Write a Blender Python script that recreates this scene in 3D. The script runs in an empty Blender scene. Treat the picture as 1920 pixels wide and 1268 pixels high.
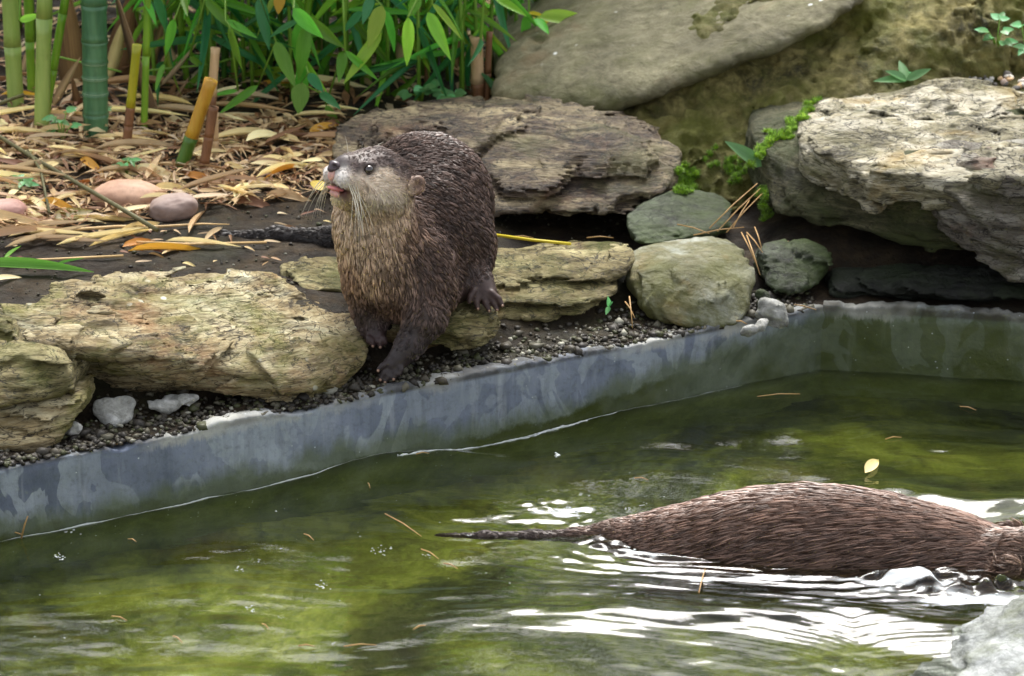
import bpy, bmesh, math, random
import numpy as np
from mathutils import Vector, Matrix, Quaternion
from mathutils.kdtree import KDTree

# ------------------------------------------------------------------ camera, sky, sun, exposure
scn = bpy.context.scene
COL = scn.collection
PITCH = math.radians(20.0)
FPX = 5000.0                       # focal length in photo pixels (1920 wide)
CAMZ = 1.25
CS, SN = math.cos(PITCH), math.sin(PITCH)

cam_d = bpy.data.cameras.new('camera')
cam_d.sensor_width = 36.0
cam_d.lens = FPX / 1920.0 * 36.0
cam_d.clip_start = 0.05
cam_d.clip_end = 200.0
cam_d.dof.use_dof = True
cam_d.dof.focus_distance = 3.18
cam_d.dof.aperture_fstop = 10.0
cam = bpy.data.objects.new('camera', cam_d)
COL.objects.link(cam)
cam.location = (0, 0, CAMZ)
cam.rotation_euler = (math.pi / 2 - PITCH, 0, 0)
scn.camera = cam

SUN_EL, SUN_AZ = math.radians(56), math.radians(4)   # azimuth from +Y towards +X
world = bpy.data.worlds.new('World')
scn.world = world
world.use_nodes = True
wn, wl = world.node_tree.nodes, world.node_tree.links
bg = wn['Background']
sky = wn.new('ShaderNodeTexSky')
sky.sky_type = 'NISHITA'
sky.sun_disc = False
sky.sun_elevation = SUN_EL
sky.sun_rotation = SUN_AZ
sky.air_density = 1.0
sky.dust_density = 4.0
sky.ozone_density = 1.0
hsv = wn.new('ShaderNodeHueSaturation')
hsv.inputs['Saturation'].default_value = 0.28       # an overcast sky is nearly colourless
wl.new(sky.outputs[0], hsv.inputs['Color'])
wl.new(hsv.outputs[0], bg.inputs['Color'])
bg.inputs['Strength'].default_value = 0.12

sun_d = bpy.data.lights.new('sun', 'SUN')
sun_d.energy = 1.5
sun_d.angle = math.radians(26)
sun_d.color = (1.0, 0.97, 0.92)
sun = bpy.data.objects.new('sun', sun_d)
COL.objects.link(sun)
sdir = Vector((math.sin(SUN_AZ) * math.cos(SUN_EL), math.cos(SUN_AZ) * math.cos(SUN_EL), math.sin(SUN_EL)))
sun.rotation_euler = sdir.to_track_quat('Z', 'Y').to_euler()
sun.location = sdir * 8

scn.view_settings.view_transform = 'Standard'
scn.view_settings.look = 'None'
scn.view_settings.gamma = 1.0
scn.view_settings.exposure = 1.5
scn.render.engine = 'CYCLES'
cy = scn.cycles
cy.use_denoising = True
cy.denoising_prefilter = 'ACCURATE'
cy.max_bounces = 8
cy.diffuse_bounces = 3
cy.glossy_bounces = 4
cy.transmission_bounces = 6
cy.transparent_max_bounces = 8
cy.caustics_reflective = False
cy.caustics_refractive = True
cy.sample_clamp_indirect = 6.0
cy.blur_glossy = 0.3

# ------------------------------------------------------------------ helpers: photo pixel -> point
def ray(px, py):
    u = (px - 960.0) / FPX
    w = -(py - 634.0) / FPX
    return u, CS + w * SN, -SN + w * CS

def PY(px, py, Y):
    u, a, b = ray(px, py)
    t = Y / a
    return Vector((u * t, Y, CAMZ + b * t))

def PZ(px, py, z):
    u, a, b = ray(px, py)
    t = (z - CAMZ) / b
    return Vector((u * t, a * t, z))

def mpp(Y):                       # metres per photo pixel at distance Y
    return Y / CS / FPX

# ------------------------------------------------------------------ helpers: objects
def tag(o, label=None, cat=None, group=None, kind=None):
    if label: o['label'] = label
    if cat: o['category'] = cat
    if group: o['group'] = group
    if kind: o['kind'] = kind
    return o

def link(o, parent=None):
    COL.objects.link(o)
    if parent is not None:
        o.parent = parent
    return o

def empty(name, loc=(0, 0, 0)):
    o = bpy.data.objects.new(name, None)
    o.location = loc
    o.empty_display_size = 0.02
    return link(o)

def mesh_np(name, V, F, smooth=True, col=None):
    """V (n,3) array, F (m,k) array of equal-sided faces"""
    V = np.asarray(V, np.float32); F = np.asarray(F, np.int32)
    me = bpy.data.meshes.new(name)
    n, (m, k) = len(V), F.shape
    me.vertices.add(n); me.vertices.foreach_set('co', V.ravel())
    me.loops.add(m * k); me.loops.foreach_set('vertex_index', F.ravel())
    me.polygons.add(m)
    me.polygons.foreach_set('loop_start', np.arange(0, m * k, k, dtype=np.int32))
    me.update(calc_edges=True)
    if smooth:
        me.polygons.foreach_set('use_smooth', np.ones(m, bool))
    if col is not None:
        at = me.color_attributes.new('Col', 'FLOAT_COLOR', 'POINT')
        c4 = np.ones((n, 4), np.float32); c4[:, :3] = col
        at.data.foreach_set('color', c4.ravel())
    return me

def mesh_obj(name, V, F, mat, parent=None, origin=None, smooth=True, col=None):
    V = np.asarray(V, np.float32)
    o0 = np.zeros(3, np.float32) if origin is None else np.asarray(origin, np.float32)
    me = mesh_np(name, V - o0, F, smooth, col)
    if mat is not None: me.materials.append(mat)
    o = bpy.data.objects.new(name, me)
    o.location = [float(x) for x in o0]
    return link(o, parent)

def bm_obj(name, bm, mat, parent=None, smooth=True):
    me = bpy.data.meshes.new(name)
    bm.to_mesh(me); bm.free()
    if smooth:
        me.polygons.foreach_set('use_smooth', np.ones(len(me.polygons), bool))
    if mat is not None: me.materials.append(mat)
    return link(bpy.data.objects.new(name, me), parent)

def tube_np(pts, rad, sides=8, cap=True):
    """swept tube through pts with radius per point -> V, F(quads)"""
    P = np.asarray([tuple(p) for p in pts], float); n = len(P)
    R = np.broadcast_to(np.asarray(rad, float), (n,))
    T = np.gradient(P, axis=0); T /= np.linalg.norm(T, axis=1)[:, None] + 1e-12
    ref = np.array([0, 0, 1.0]) if abs(T[0][2]) < 0.8 else np.array([0, 1.0, 0])
    A = np.cross(T, ref); A /= np.linalg.norm(A, axis=1)[:, None] + 1e-12
    B = np.cross(T, A)
    an = np.linspace(0, 2 * np.pi, sides, endpoint=False)
    V = (P[:, None, :] + R[:, None, None] * (np.cos(an)[None, :, None] * A[:, None, :] + np.sin(an)[None, :, None] * B[:, None, :])).reshape(-1, 3)
    F = []
    for i in range(n - 1):
        for j in range(sides):
            a, b = i * sides + j, i * sides + (j + 1) % sides
            F.append((a, a + sides, b + sides, b))
    if cap:
        V = np.vstack([V, P[:1], P[-1:]])
        c0, c1 = n * sides, n * sides + 1
        for j in range(sides):
            F.append((c0, j, (j + 1) % sides, (j + 1) % sides))
            F.append((c1, (n - 1) * sides + (j + 1) % sides, (n - 1) * sides + j, (n - 1) * sides + j))
        F = [f for f in F]
    return V, F

def poly_obj(name, V, F, mat, parent=None, origin=None, smooth=True):
    o0 = np.zeros(3) if origin is None else np.asarray(origin, float)
    me = bpy.data.meshes.new(name)
    me.from_pydata([tuple(v) for v in (np.asarray(V, float) - o0)], [], [tuple(dict.fromkeys(int(i) for i in f)) for f in F])
    if smooth:
        me.polygons.foreach_set('use_smooth', np.ones(len(me.polygons), bool))
    if mat is not None: me.materials.append(mat)
    o = bpy.data.objects.new(name, me); o.location = [float(x) for x in o0]
    return link(o, parent)

# ------------------------------------------------------------------ helpers: noise and signed-distance solids
def _h(ix, iy, iz, seed):
    n = (ix.astype(np.uint32) * np.uint32(374761393)) ^ (iy.astype(np.uint32) * np.uint32(668265263)) ^ (iz.astype(np.uint32) * np.uint32(2147483647)) ^ np.uint32((seed * 1274126177) & 0xffffffff)
    n = (n ^ (n >> np.uint32(13))) * np.uint32(1274126177)
    n = (n ^ (n >> np.uint32(15))) * np.uint32(2246822519)
    n = n ^ (n >> np.uint32(16))
    return (n & np.uint32(0xffffff)).astype(np.float32) * np.float32(2.0 / 0xffffff) - np.float32(1.0)

def vnoise(x, y, z, seed=0):
    x = np.asarray(x, np.float32); y = np.asarray(y, np.float32); z = np.asarray(z, np.float32)
    x, y, z = np.broadcast_arrays(x, y, z)
    fx, fy, fz = np.floor(x), np.floor(y), np.floor(z)
    ix, iy, iz = fx.astype(np.int64), fy.astype(np.int64), fz.astype(np.int64)
    a, b, c = x - fx, y - fy, z - fz
    a = a * a * (3 - 2 * a); b = b * b * (3 - 2 * b); c = c * c * (3 - 2 * c)
    def H(i, j, k): return _h(ix + i, iy + j, iz + k, seed)
    x00 = H(0, 0, 0) * (1 - a) + H(1, 0, 0) * a
    x10 = H(0, 1, 0) * (1 - a) + H(1, 1, 0) * a
    x01 = H(0, 0, 1) * (1 - a) + H(1, 0, 1) * a
    x11 = H(0, 1, 1) * (1 - a) + H(1, 1, 1) * a
    return (x00 * (1 - b) + x10 * b) * (1 - c) + (x01 * (1 - b) + x11 * b) * c

def fbm(x, y, z, f, octv=4, seed=0, gain=0.5):
    s = 0.0; amp = 1.0
    for o in range(octv):
        s = s + amp * vnoise(x * f, y * f, z * f, seed + o * 31)
        amp *= gain; f *= 2.03
    return s

_EDGES = [((0,0,0),(1,0,0)),((0,1,0),(1,1,0)),((0,0,1),(1,0,1)),((0,1,1),(1,1,1)),
          ((0,0,0),(0,1,0)),((1,0,0),(1,1,0)),((0,0,1),(0,1,1)),((1,0,1),(1,1,1)),
          ((0,0,0),(0,0,1)),((1,0,0),(1,0,1)),((0,1,0),(0,1,1)),((1,1,0),(1,1,1))]

def surf_nets(S, o, h):
    S[0], S[-1] = 1, 1; S[:, 0], S[:, -1] = 1, 1; S[:, :, 0], S[:, :, -1] = 1, 1
    ins = S < 0
    I = ins.astype(np.int8)
    c = sum(I[i:I.shape[0]-1+i, j:I.shape[1]-1+j, k:I.shape[2]-1+k] for i in (0,1) for j in (0,1) for k in (0,1))
    mask = (c > 0) & (c < 8)
    ci = np.argwhere(mask)
    idx = np.full(mask.shape, -1, np.int64); idx[mask] = np.arange(len(ci))
    acc = np.zeros((len(ci), 3), np.float32); cnt = np.zeros(len(ci), np.float32)
    for a, b in _EDGES:
        va = S[ci[:,0]+a[0], ci[:,1]+a[1], ci[:,2]+a[2]]; vb = S[ci[:,0]+b[0], ci[:,1]+b[1], ci[:,2]+b[2]]
        cr = (va < 0) != (vb < 0)
        t = np.where(cr, va / (va - vb + 1e-20), 0).astype(np.float32)
        A = np.array(a, np.float32); B = np.array(b, np.float32)
        acc += np.where(cr[:, None], A + t[:, None] * (B - A), 0); cnt += cr
    V = (ci + acc / cnt[:, None]) * h + np.asarray(o, np.float32)
    Q = []
    for ax in range(3):
        s0 = [slice(1, -1)] * 3; s1 = [slice(1, -1)] * 3
        s0[ax] = slice(0, -1); s1[ax] = slice(1, None)
        a0, a1 = ins[tuple(s0)], ins[tuple(s1)]
        e = np.argwhere(a0 != a1)
        st = a0[tuple(e.T)]
        off = np.array([1, 1, 1]); off[ax] = 0
        e = e + off
        p, q = (ax + 1) % 3, (ax + 2) % 3
        def cell(dp, dq):
            g = e.copy(); g[:, p] += dp; g[:, q] += dq
            return idx[tuple(g.T)]
        q4 = np.stack([cell(-1, -1), cell(0, -1), cell(0, 0), cell(-1, 0)], 1)
        q4[~st] = q4[~st][:, ::-1]
        Q.append(q4)
    Q = np.vstack(Q)
    return V.astype(np.float32), Q[(Q >= 0).all(1)]

def axes_grid(lo, hi, h):
    lo = np.asarray(lo, float) - 3 * h; hi = np.asarray(hi, float) + 3 * h
    n = np.ceil((hi - lo) / h).astype(int) + 1
    ax = [(lo[i] + np.arange(n[i]) * h).astype(np.float32) for i in range(3)]
    return lo, n, ax

def vnormals(V, F):
    a = V[F[:, 0]]; n = np.cross(V[F[:, 1]] - a, V[F[:, 2]] - a)
    if F.shape[1] == 4: n = n + np.cross(V[F[:, 2]] - a, V[F[:, 3]] - a)
    N = np.zeros_like(V)
    for k in range(F.shape[1]): np.add.at(N, F[:, k], n)
    return N / (np.linalg.norm(N, axis=1)[:, None] + 1e-12)

def hull_planes(pts):
    bm = bmesh.new()
    for p in pts: bm.verts.new(p)
    r = bmesh.ops.convex_hull(bm, input=bm.verts)
    bm.normal_update()
    cen = sum((Vector(p) for p in pts), Vector()) / len(pts)
    pl = []
    for f in bm.faces:
        if f.calc_area() < 1e-7: continue
        n = f.normal.normalized(); d = n.dot(f.verts[0].co)
        if n.dot(cen) > d: n, d = -n, -d
        if any(n.dot(m) > 0.985 and abs(d - e) < 0.02 for m, e in pl): continue
        pl.append((n.copy(), d))
    bm.free()
    return pl

def rock_sdf(hulls, h=0.0035, bed=(0.1, -0.25, 1.0), lay=0.014, a_lay=0.007, a_low=0.005, f_low=11, a_fine=0.0012, seed=1, rnd=0.0035, warp=0.9, pad=0.03, extra=None, groove=1.2):
    allp = np.array([tuple(p) for hl in hulls for p in hl])
    lo, n, (ax, ay, az) = axes_grid(allp.min(0) - pad, allp.max(0) + pad, h)
    X, Y, Z = ax[:, None, None], ay[None, :, None], az[None, None, :]
    S = None
    for hl in hulls:
        d = np.zeros(tuple(n), np.float32)
        planes = hull_planes(hl)
        vd = [rnd * math.log(sum(math.exp(min(40, max(-60, (nn.dot(Vector(p)) - dd) / rnd))) for nn, dd in planes)) for p in hl]
        vd = [q for q in vd if q > -0.004]
        off = 0.75 * sum(vd) / max(1, len(vd))            # smoothing pulls the surface in: push it back out to the hull
        for nn, dd in planes:
            d += np.exp(np.clip((nn.x * X + nn.y * Y + nn.z * Z - dd) / rnd, -60, 40))
        d = rnd * np.log(np.maximum(d, 1e-25)) - off
        S = d if S is None else np.minimum(S, d)
    band = np.abs(S) < (a_lay * 2.2 + a_low * 2.2 + 0.006)
    ii = np.argwhere(band)
    x, y, z = ax[ii[:, 0]], ay[ii[:, 1]], az[ii[:, 2]]
    b = Vector(bed).normalized(); u = b.orthogonal().normalized(); v = b.cross(u)
    s = b.x * x + b.y * y + b.z * z; pu = u.x * x + u.y * y + u.z * z; pv = v.x * x + v.y * y + v.z * z
    w = vnoise(x * 9, y * 9, z * 9, seed + 5) + 0.4 * vnoise(x * 23, y * 23, z * 23, seed + 6)
    d = np.zeros(len(x), np.float32)
    if a_low: d += a_low * fbm(x, y, z, f_low, 3, seed)
    if a_lay:
        for k, (lt, am, fq) in enumerate(((lay, a_lay, 13), (lay * 0.42, a_lay * 0.34, 19))):
            q = s / lt + warp * w * (1 if k == 0 else 2.0)
            i = np.floor(q); fr = q - i
            iz = i.astype(np.int64)
            cu = np.floor(pu * fq * 0.6 + 1.1 * w + 3.3 * _h(iz, iz * 0, iz * 0 + 2, seed)).astype(np.int64)
            cv = np.floor(pv * fq * 0.9 + 0.9 * w + 2.1 * _h(iz, iz * 0, iz * 0 + 5, seed)).astype(np.int64)
            o = vnoise(pu * fq, pv * fq, i * 7.31, seed + 11 + k) * 0.55 + 0.55 * _h(cu, cv, iz, seed + k) + 0.3 * _h(iz, iz * 0, iz * 0, seed + k)
            o = o + 0.3 * (fr - 0.5)                     # lip of each bed
            gr = np.exp(-((np.minimum(fr, 1 - fr) * lt) / 0.0024) ** 2) * np.clip(vnoise(pu * 5, pv * 5, i * 3.7, seed + 40 + k) * 2.2 + 0.1, 0, 1)
            d += am * (o + (groove if k == 0 else 0.5 * groove) * gr)
    if a_fine: d += a_fine * fbm(x, y, z, 90, 2, seed + 77)
    if extra is not None: d += extra(x, y, z)
    S[tuple(ii.T)] += d
    return surf_nets(S, lo, h)

# ------------------------------------------------------------------ helpers: materials
class NT:
    def __init__(s, name):
        s.m = bpy.data.materials.new(name); s.m.use_nodes = True
        s.n, s.l = s.m.node_tree.nodes, s.m.node_tree.links
        s.b = s.n['Principled BSDF']; s.out = s.n['Material Output']
    def add(s, t, **kw):
        nd = s.n.new(t)
        for k, v in kw.items():
            if hasattr(nd, k) and k not in ('Scale', 'Detail'): setattr(nd, k, v)
            else: nd.inputs[k].default_value = v
        return nd
    def put(s, sock, v):
        if isinstance(v, (int, float)): sock.default_value = v
        elif isinstance(v, (tuple, list)): sock.default_value = (*v, 1.0) if len(v) == 3 and len(sock.default_value) == 4 else v
        else: s.l.new(v, sock)
    def coords(s, scale=(1, 1, 1), rot=(0, 0, 0), loc=(0, 0, 0)):
        tc = s.n.new('ShaderNodeTexCoord'); mp = s.n.new('ShaderNodeMapping')
        mp.inputs['Scale'].default_value = scale; mp.inputs['Rotation'].default_value = rot; mp.inputs['Location'].default_value = loc
        s.l.new(tc.outputs['Object'], mp.inputs['Vector'])
        return mp.outputs[0]
    def noise(s, vec, scale, detail=5, rough=0.6, dist=0.0):
        nd = s.n.new('ShaderNodeTexNoise')
        nd.inputs['Scale'].default_value = scale; nd.inputs['Detail'].default_value = detail
        nd.inputs['Roughness'].default_value = rough; nd.inputs['Distortion'].default_value = dist
        if vec is not None: s.l.new(vec, nd.inputs['Vector'])
        return nd.outputs[0]
    def voro(s, vec, scale, feature='F1', rnd=1.0):
        nd = s.n.new('ShaderNodeTexVoronoi'); nd.feature = feature
        nd.inputs['Scale'].default_value = scale
        if 'Randomness' in nd.inputs: nd.inputs['Randomness'].default_value = rnd
        s.l.new(vec, nd.inputs['Vector'])
        return nd.outputs[0]
    def ramp(s, fac, stops):
        nd = s.n.new('ShaderNodeValToRGB'); cr = nd.color_ramp
        while len(cr.elements) > len(stops): cr.elements.remove(cr.elements[-1])
        while len(cr.elements) < len(stops): cr.elements.new(0.5)
        for e, (p, c) in zip(cr.elements, stops):
            e.position = p; e.color = (*c, 1.0) if not isinstance(c, (int, float)) else (c, c, c, 1.0)
        s.l.new(fac, nd.inputs[0])
        return nd.outputs[0]
    def mix(s, fac, a, b, mode='MIX'):
        nd = s.n.new('ShaderNodeMix'); nd.data_type = 'RGBA'; nd.blend_type = mode
        s.put(nd.inputs[0], fac); s.put(nd.inputs[6], a); s.put(nd.inputs[7], b)
        return nd.outputs[2]
    def math(s, op, a, b=0.0, clamp=False):
        nd = s.n.new('ShaderNodeMath'); nd.operation = op; nd.use_clamp = clamp
        s.put(nd.inputs[0], a); s.put(nd.inputs[1], b)
        return nd.outputs[0]
    def attr(s, name='Col'):
        nd = s.n.new('ShaderNodeAttribute'); nd.attribute_name = name
        return nd.outputs['Color']
    def bump(s, height, strength=0.5, dist=0.002, prev=None):
        nd = s.n.new('ShaderNodeBump'); nd.inputs['Strength'].default_value = strength; nd.inputs['Distance'].default_value = dist
        s.l.new(height, nd.inputs['Height'])
        if prev is not None: s.l.new(prev, nd.inputs['Normal'])
        s.l.new(nd.outputs[0], s.b.inputs['Normal'])
        return nd.outputs[0]
    def set(s, **kw):
        for k, v in kw.items(): s.put(s.b.inputs[k.replace('_', ' ')], v)
        return s

def lin(r, g, b):                 # 0..255 display colour -> linear
    f = lambda c: (c / 255 / 12.92) if c / 255 <= 0.04045 else ((c / 255 + 0.055) / 1.055) ** 2.4
    return (f(r), f(g), f(b))

def rock_mat(name, dark, mid, light, rust=None, moss=None, bed=(0.1, -0.25, 1.0), seed=0, rust_t=0.62, moss_t=0.6, wet=0.55, spots=None, stretch=6.0, fs=1.0, cracks=True):
    t = NT(name)
    q = Vector(bed).normalized().rotation_difference(Vector((0, 0, 1))).to_euler()
    loc = (seed * 1.37, seed * 2.11, seed * 0.73)
    st = t.coords((1, 1, stretch), tuple(q), loc)
    iso = t.coords((1, 1, 1), (0, 0, 0), loc)
    n1 = t.noise(st, 9 * fs, 9, 0.68, 0.6)
    base = t.ramp(n1, [(0.37, dark), (0.48, mid), (0.59, light), (0.70, tuple(min(0.85, c * 1.35) for c in light))])
    n2 = t.noise(iso, 55, 6, 0.7)
    base = t.mix(t.ramp(n2, [(0.4, 0.0), (0.72, 0.65)]), base, tuple(c * 0.35 for c in mid), 'MIX')
    n5 = t.noise(st, 60 * fs, 6, 0.7)
    base = t.mix(t.ramp(n5, [(0.5, 0.0), (0.72, 0.6)]), base, light)
    np_ = t.noise(t.coords((1, 1, 1.8), (0, 0, 0), (seed * 5.3, 1, 7)), 3.4, 4, 0.55, 0.5)
    base = t.mix(t.ramp(np_, [(0.42, 0.0), (0.62, 0.6)]), base, tuple(0.5 * (a + b) for a, b in zip(dark, mid)))
    ck = t.noise(st, 26 * fs, 3, 0.5, 0.8)
    base = t.mix(t.ramp(ck, [(0.475, 0.0), (0.5, 0.95 if cracks else 0.12), (0.525, 0.0)]), base, tuple(c * 0.22 for c in dark))
    ck2 = t.noise(t.coords((1, 1, stretch * 0.6), tuple(q), (loc[0] + 5, loc[1], loc[2])), 11 * fs, 4, 0.6, 1.0)
    base = t.mix(t.ramp(ck2, [(0.487, 0.0), (0.5, 0.95 if cracks else 0.0), (0.513, 0.0)]), base, tuple(c * 0.18 for c in dark))
    if rust:
        n3 = t.noise(iso, 8, 7, 0.65, 0.4)
        base = t.mix(t.ramp(n3, [(rust_t - 0.06, 0.0), (rust_t + 0.1, 0.75)]), base, rust)
    if moss:
        n4 = t.noise(t.coords((1, 1, 1.6), (0, 0, 0), (seed * 3.1, 4, seed)), 6.5, 9, 0.7, 0.5)
        base = t.mix(t.ramp(n4, [(moss_t - 0.08, 0.0), (moss_t + 0.1, 0.85)]), base, moss)
    if spots:
        v = t.voro(iso, 34)
        n6 = t.noise(iso, 11, 3)
        msk = t.math('MULTIPLY', t.ramp(v, [(0.09, 1.0), (0.15, 0.0)]), t.ramp(n6, [(0.52, 0.0), (0.66, 0.9)]))
        base = t.mix(msk, base, spots)
    t.put(t.b.inputs['Base Color'], base)
    t.put(t.b.inputs['Roughness'], t.ramp(n2, [(0.3, wet), (0.7, min(1, wet + 0.3))]))
    t.b.inputs['Specular IOR Level'].default_value = 0.4
    b1 = t.bump(t.noise(st, 34 * fs, 10, 0.75, 0.5), 0.9, 0.011)
    b2 = t.bump(t.math('ABSOLUTE', t.math('SUBTRACT', ck, 0.5)), 0.5, 0.01, b1)
    t.bump(t.noise(iso, 260, 4, 0.7), 0.5, 0.002, b2)
    return t.m
# ------------------------------------------------------------------ the pool basin and the ground
WA, WC = (-0.58, 2.77), (0.411, 3.319)
WSL = (WC[1] - WA[1]) / (WC[0] - WA[0])
WSR = -0.19
WTOP = 0.085
def wallY(x):
    x = np.asarray(x, float)
    return np.where(x < WC[0], WC[1] + (x - WC[0]) * WSL, WC[1] + (x - WC[0]) * WSR)

def ground_z(x, y, fine=True):
    d = y - wallY(x)
    z = np.interp(d, [0, 0.10, 0.17, 0.22, 0.6, 0.75, 1.2, 2.0, 4.0, 9.0], [0.084, 0.089, 0.126, 0.137, 0.146, 0.155, 0.20, 0.27, 0.38, 0.6])
    dip = np.clip((x + 0.06) / 0.08, 0, 1) * np.clip((0.42 - x) / 0.08, 0, 1) * np.clip((d - 0.17) / 0.06, 0, 1) * np.clip((0.62 - d) / 0.12, 0, 1)
    z = z - 0.032 * dip
    z = z + 0.006 * vnoise(x * 9, y * 9, 0 * x, 3) * np.clip(d / 0.1, 0, 1)
    if fine: z = z + 0.0025 * vnoise(x * 45, y * 45, 0 * x, 8) * np.clip(d / 0.05, 0, 1)
    return z
def gz(x, y): return float(ground_z(np.array([x]), np.array([y]), False)[0])
def on_ground(px, py):
    z = 0.14
    for _ in range(5):
        p = PZ(px, py, z); z = 0.25 * z + 0.75 * gz(p.x, p.y)
    return PZ(px, py, z)

def build_ground():
    xs = np.concatenate([np.linspace(-9, -1.3, 22)[:-1], np.linspace(-1.3, 1.3, 261), np.linspace(1.3, 9, 22)[1:]])
    ds = np.concatenate([np.linspace(0, 1.5, 190), np.linspace(1.5, 4, 60)[1:], np.linspace(4, 30, 25)[1:]])
    X = np.repeat(xs[:, None], len(ds), 1)
    Yv = wallY(X) + 0.008 + ds[None, :]
    Z = ground_z(X, Yv)
    V = np.stack([X, Yv, Z], -1).reshape(-1, 3)
    n, m = len(xs), len(ds)
    i, j = np.meshgrid(np.arange(n - 1), np.arange(m - 1), indexing='ij')
    a = (i * m + j).ravel()
    F = np.stack([a, a + m, a + m + 1, a + 1], 1)
    t = NT('soil')
    c = t.coords()
    n1 = t.noise(c, 14, 9, 0.7, 0.5)
    base = t.ramp(n1, [(0.3, lin(18, 13, 8)), (0.5, lin(46, 36, 24)), (0.7, lin(80, 66, 46))])
    base = t.mix(t.ramp(t.noise(c, 5, 6, 0.7), [(0.5, 0.0), (0.68, 0.7)]), base, lin(46, 48, 26))
    base = t.mix(t.ramp(t.noise(c, 90, 5, 0.7), [(0.45, 0.0), (0.75, 0.7)]), base, lin(20, 17, 13))
    t.set(Base_Color=base, Roughness=t.ramp(t.noise(c, 30, 5, 0.7), [(0.35, 0.5), (0.65, 0.95)]), Specular_IOR_Level=0.25)
    b = t.bump(t.noise(c, 60, 8, 0.75), 0.9, 0.009)
    t.bump(t.noise(c, 300, 4, 0.7), 0.5, 0.002, b)
    o = mesh_obj('ground', V, F, t.m)
    tag(o, 'dark damp soil ledge between the pool edge and the bamboo', kind='structure')
build_ground()

def liner_mat(name, k=1.0, up=0.0):
    t = NT(name)
    c = t.coords()
    sep = t.n.new('ShaderNodeSeparateXYZ'); t.l.new(c, sep.inputs[0])
    z = sep.outputs[2]
    n1 = t.noise(c, 3.2, 5, 0.6, 0.4)
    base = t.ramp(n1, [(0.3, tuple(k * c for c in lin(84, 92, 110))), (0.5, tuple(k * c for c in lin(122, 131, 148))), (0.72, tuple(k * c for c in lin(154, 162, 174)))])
    # pale dried flakes with hard edges
    v = t.noise(t.coords((1, 1, 0.7)), 15, 3, 0.55, 0.9)
    gate = t.noise(t.coords((1, 1, 0.5), (0, 0, 0), (3, 1, 2)), 4.5, 1)
    fl = t.math('MULTIPLY', t.ramp(v, [(0.49, 0.0), (0.502, 1.0)]), t.ramp(gate, [(0.2, 0.0), (0.46, 0.5)]))
    base = t.mix(fl, base, lin(176, 186, 192))
    vs = t.noise(t.coords((1, 1, 0.08)), 70, 4, 0.6)
    base = t.mix(t.ramp(vs, [(0.5, 0.0), (0.72, 0.35)]), base, lin(64, 72, 82))
    base = t.mix(t.ramp(t.noise(t.coords((1, 1, 0.12), (0, 0, 0), (2, 5, 0)), 40, 4, 0.6), [(0.58, 0.0), (0.72, 0.4)]), base, lin(190, 196, 200))
    # algae grows up from the water line, with an uneven upper limit
    lim = t.math('SUBTRACT', t.math('MULTIPLY', t.noise(t.coords((1, 1, 0.3)), 9, 6, 0.7), 0.11), 0.022 - up)
    xr = t.math('MULTIPLY', t.ramp(sep.outputs[0], [(0.05, 0.0), (0.40, 1.0)]), 0.062)
    lim = t.math('ADD', lim, xr)
    al = t.ramp(t.math('SUBTRACT', lim, z), [(0.0, 0.0), (0.022, 1.0)])
    base = t.mix(t.math('MULTIPLY', al, 0.75), base, lin(84, 94, 56))
    deep = t.ramp(t.math('SUBTRACT', t.math('ADD', t.math('MULTIPLY', t.noise(c, 16, 6, 0.75), 0.05), xr), t.math('ADD', z, 0.014)), [(0.0, 0.0), (0.006, 1.0)])
    base = t.mix(t.math('MULTIPLY', deep, t.ramp(t.noise(c, 5, 4, 0.6), [(0.42, 0.25), (0.6, 0.95)])), base, lin(58, 66, 16))
    und = t.ramp(t.math('MULTIPLY', z, -1.0), [(0.004, 0.0), (0.03, 0.8)])
    base = t.mix(und, base, t.ramp(t.noise(c, 11, 7, 0.7), [(0.35, lin(66, 78, 18)), (0.55, lin(116, 126, 66)), (0.7, lin(140, 150, 112))]))
    # white crust under the rim
    cr = t.math('SUBTRACT', z, t.math('SUBTRACT', 0.088, t.math('MULTIPLY', t.noise(t.coords((1, 1, 0.15)), 60, 5, 0.8), 0.035)))
    crm = t.math('MULTIPLY', t.ramp(cr, [(0.0, 0.0), (0.006, 1.0)]), t.ramp(t.noise(c, 6, 3), [(0.46, 0.0), (0.6, 0.8)]))
    base = t.mix(t.math('MULTIPLY', t.ramp(t.math('SUBTRACT', z, 0.079), [(0.0, 0.0), (0.004, 0.8)]), t.ramp(t.noise(c, 22, 6, 0.7), [(0.36, 0.4), (0.5, 1.0)])), base, lin(58, 53, 40))
    base = t.mix(crm, base, lin(178, 178, 170))
    sp = t.ramp(t.voro(c, 70), [(0.05, 1.0), (0.08, 0.0)])
    base = t.mix(t.math('MULTIPLY', sp, t.ramp(t.noise(c, 9, 2), [(0.5, 0.0), (0.6, 0.9)])), base, lin(205, 212, 214))
    base = t.mix(t.ramp(t.noise(c, 120, 5, 0.75), [(0.5, 0.0), (0.8, 0.5)]), base, lin(58, 62, 60))
    t.set(Base_Color=base, Roughness=t.ramp(t.math('SUBTRACT', z, 0.07), [(0.0, 0.34), (0.008, 0.9)]), Specular_IOR_Level=0.45)
    b = t.bump(t.noise(c, 26, 4, 0.6), 0.35, 0.006)
    t.bump(t.noise(c, 160, 5, 0.7), 0.3, 0.0015, b)
    return t.m
LINER = liner_mat('pool_liner_rubber')
LINER_SHADED = liner_mat('pool_liner_shaded', 0.2, 0.0)  # liner colours scaled down to paint in the shade under the overhang

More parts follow.
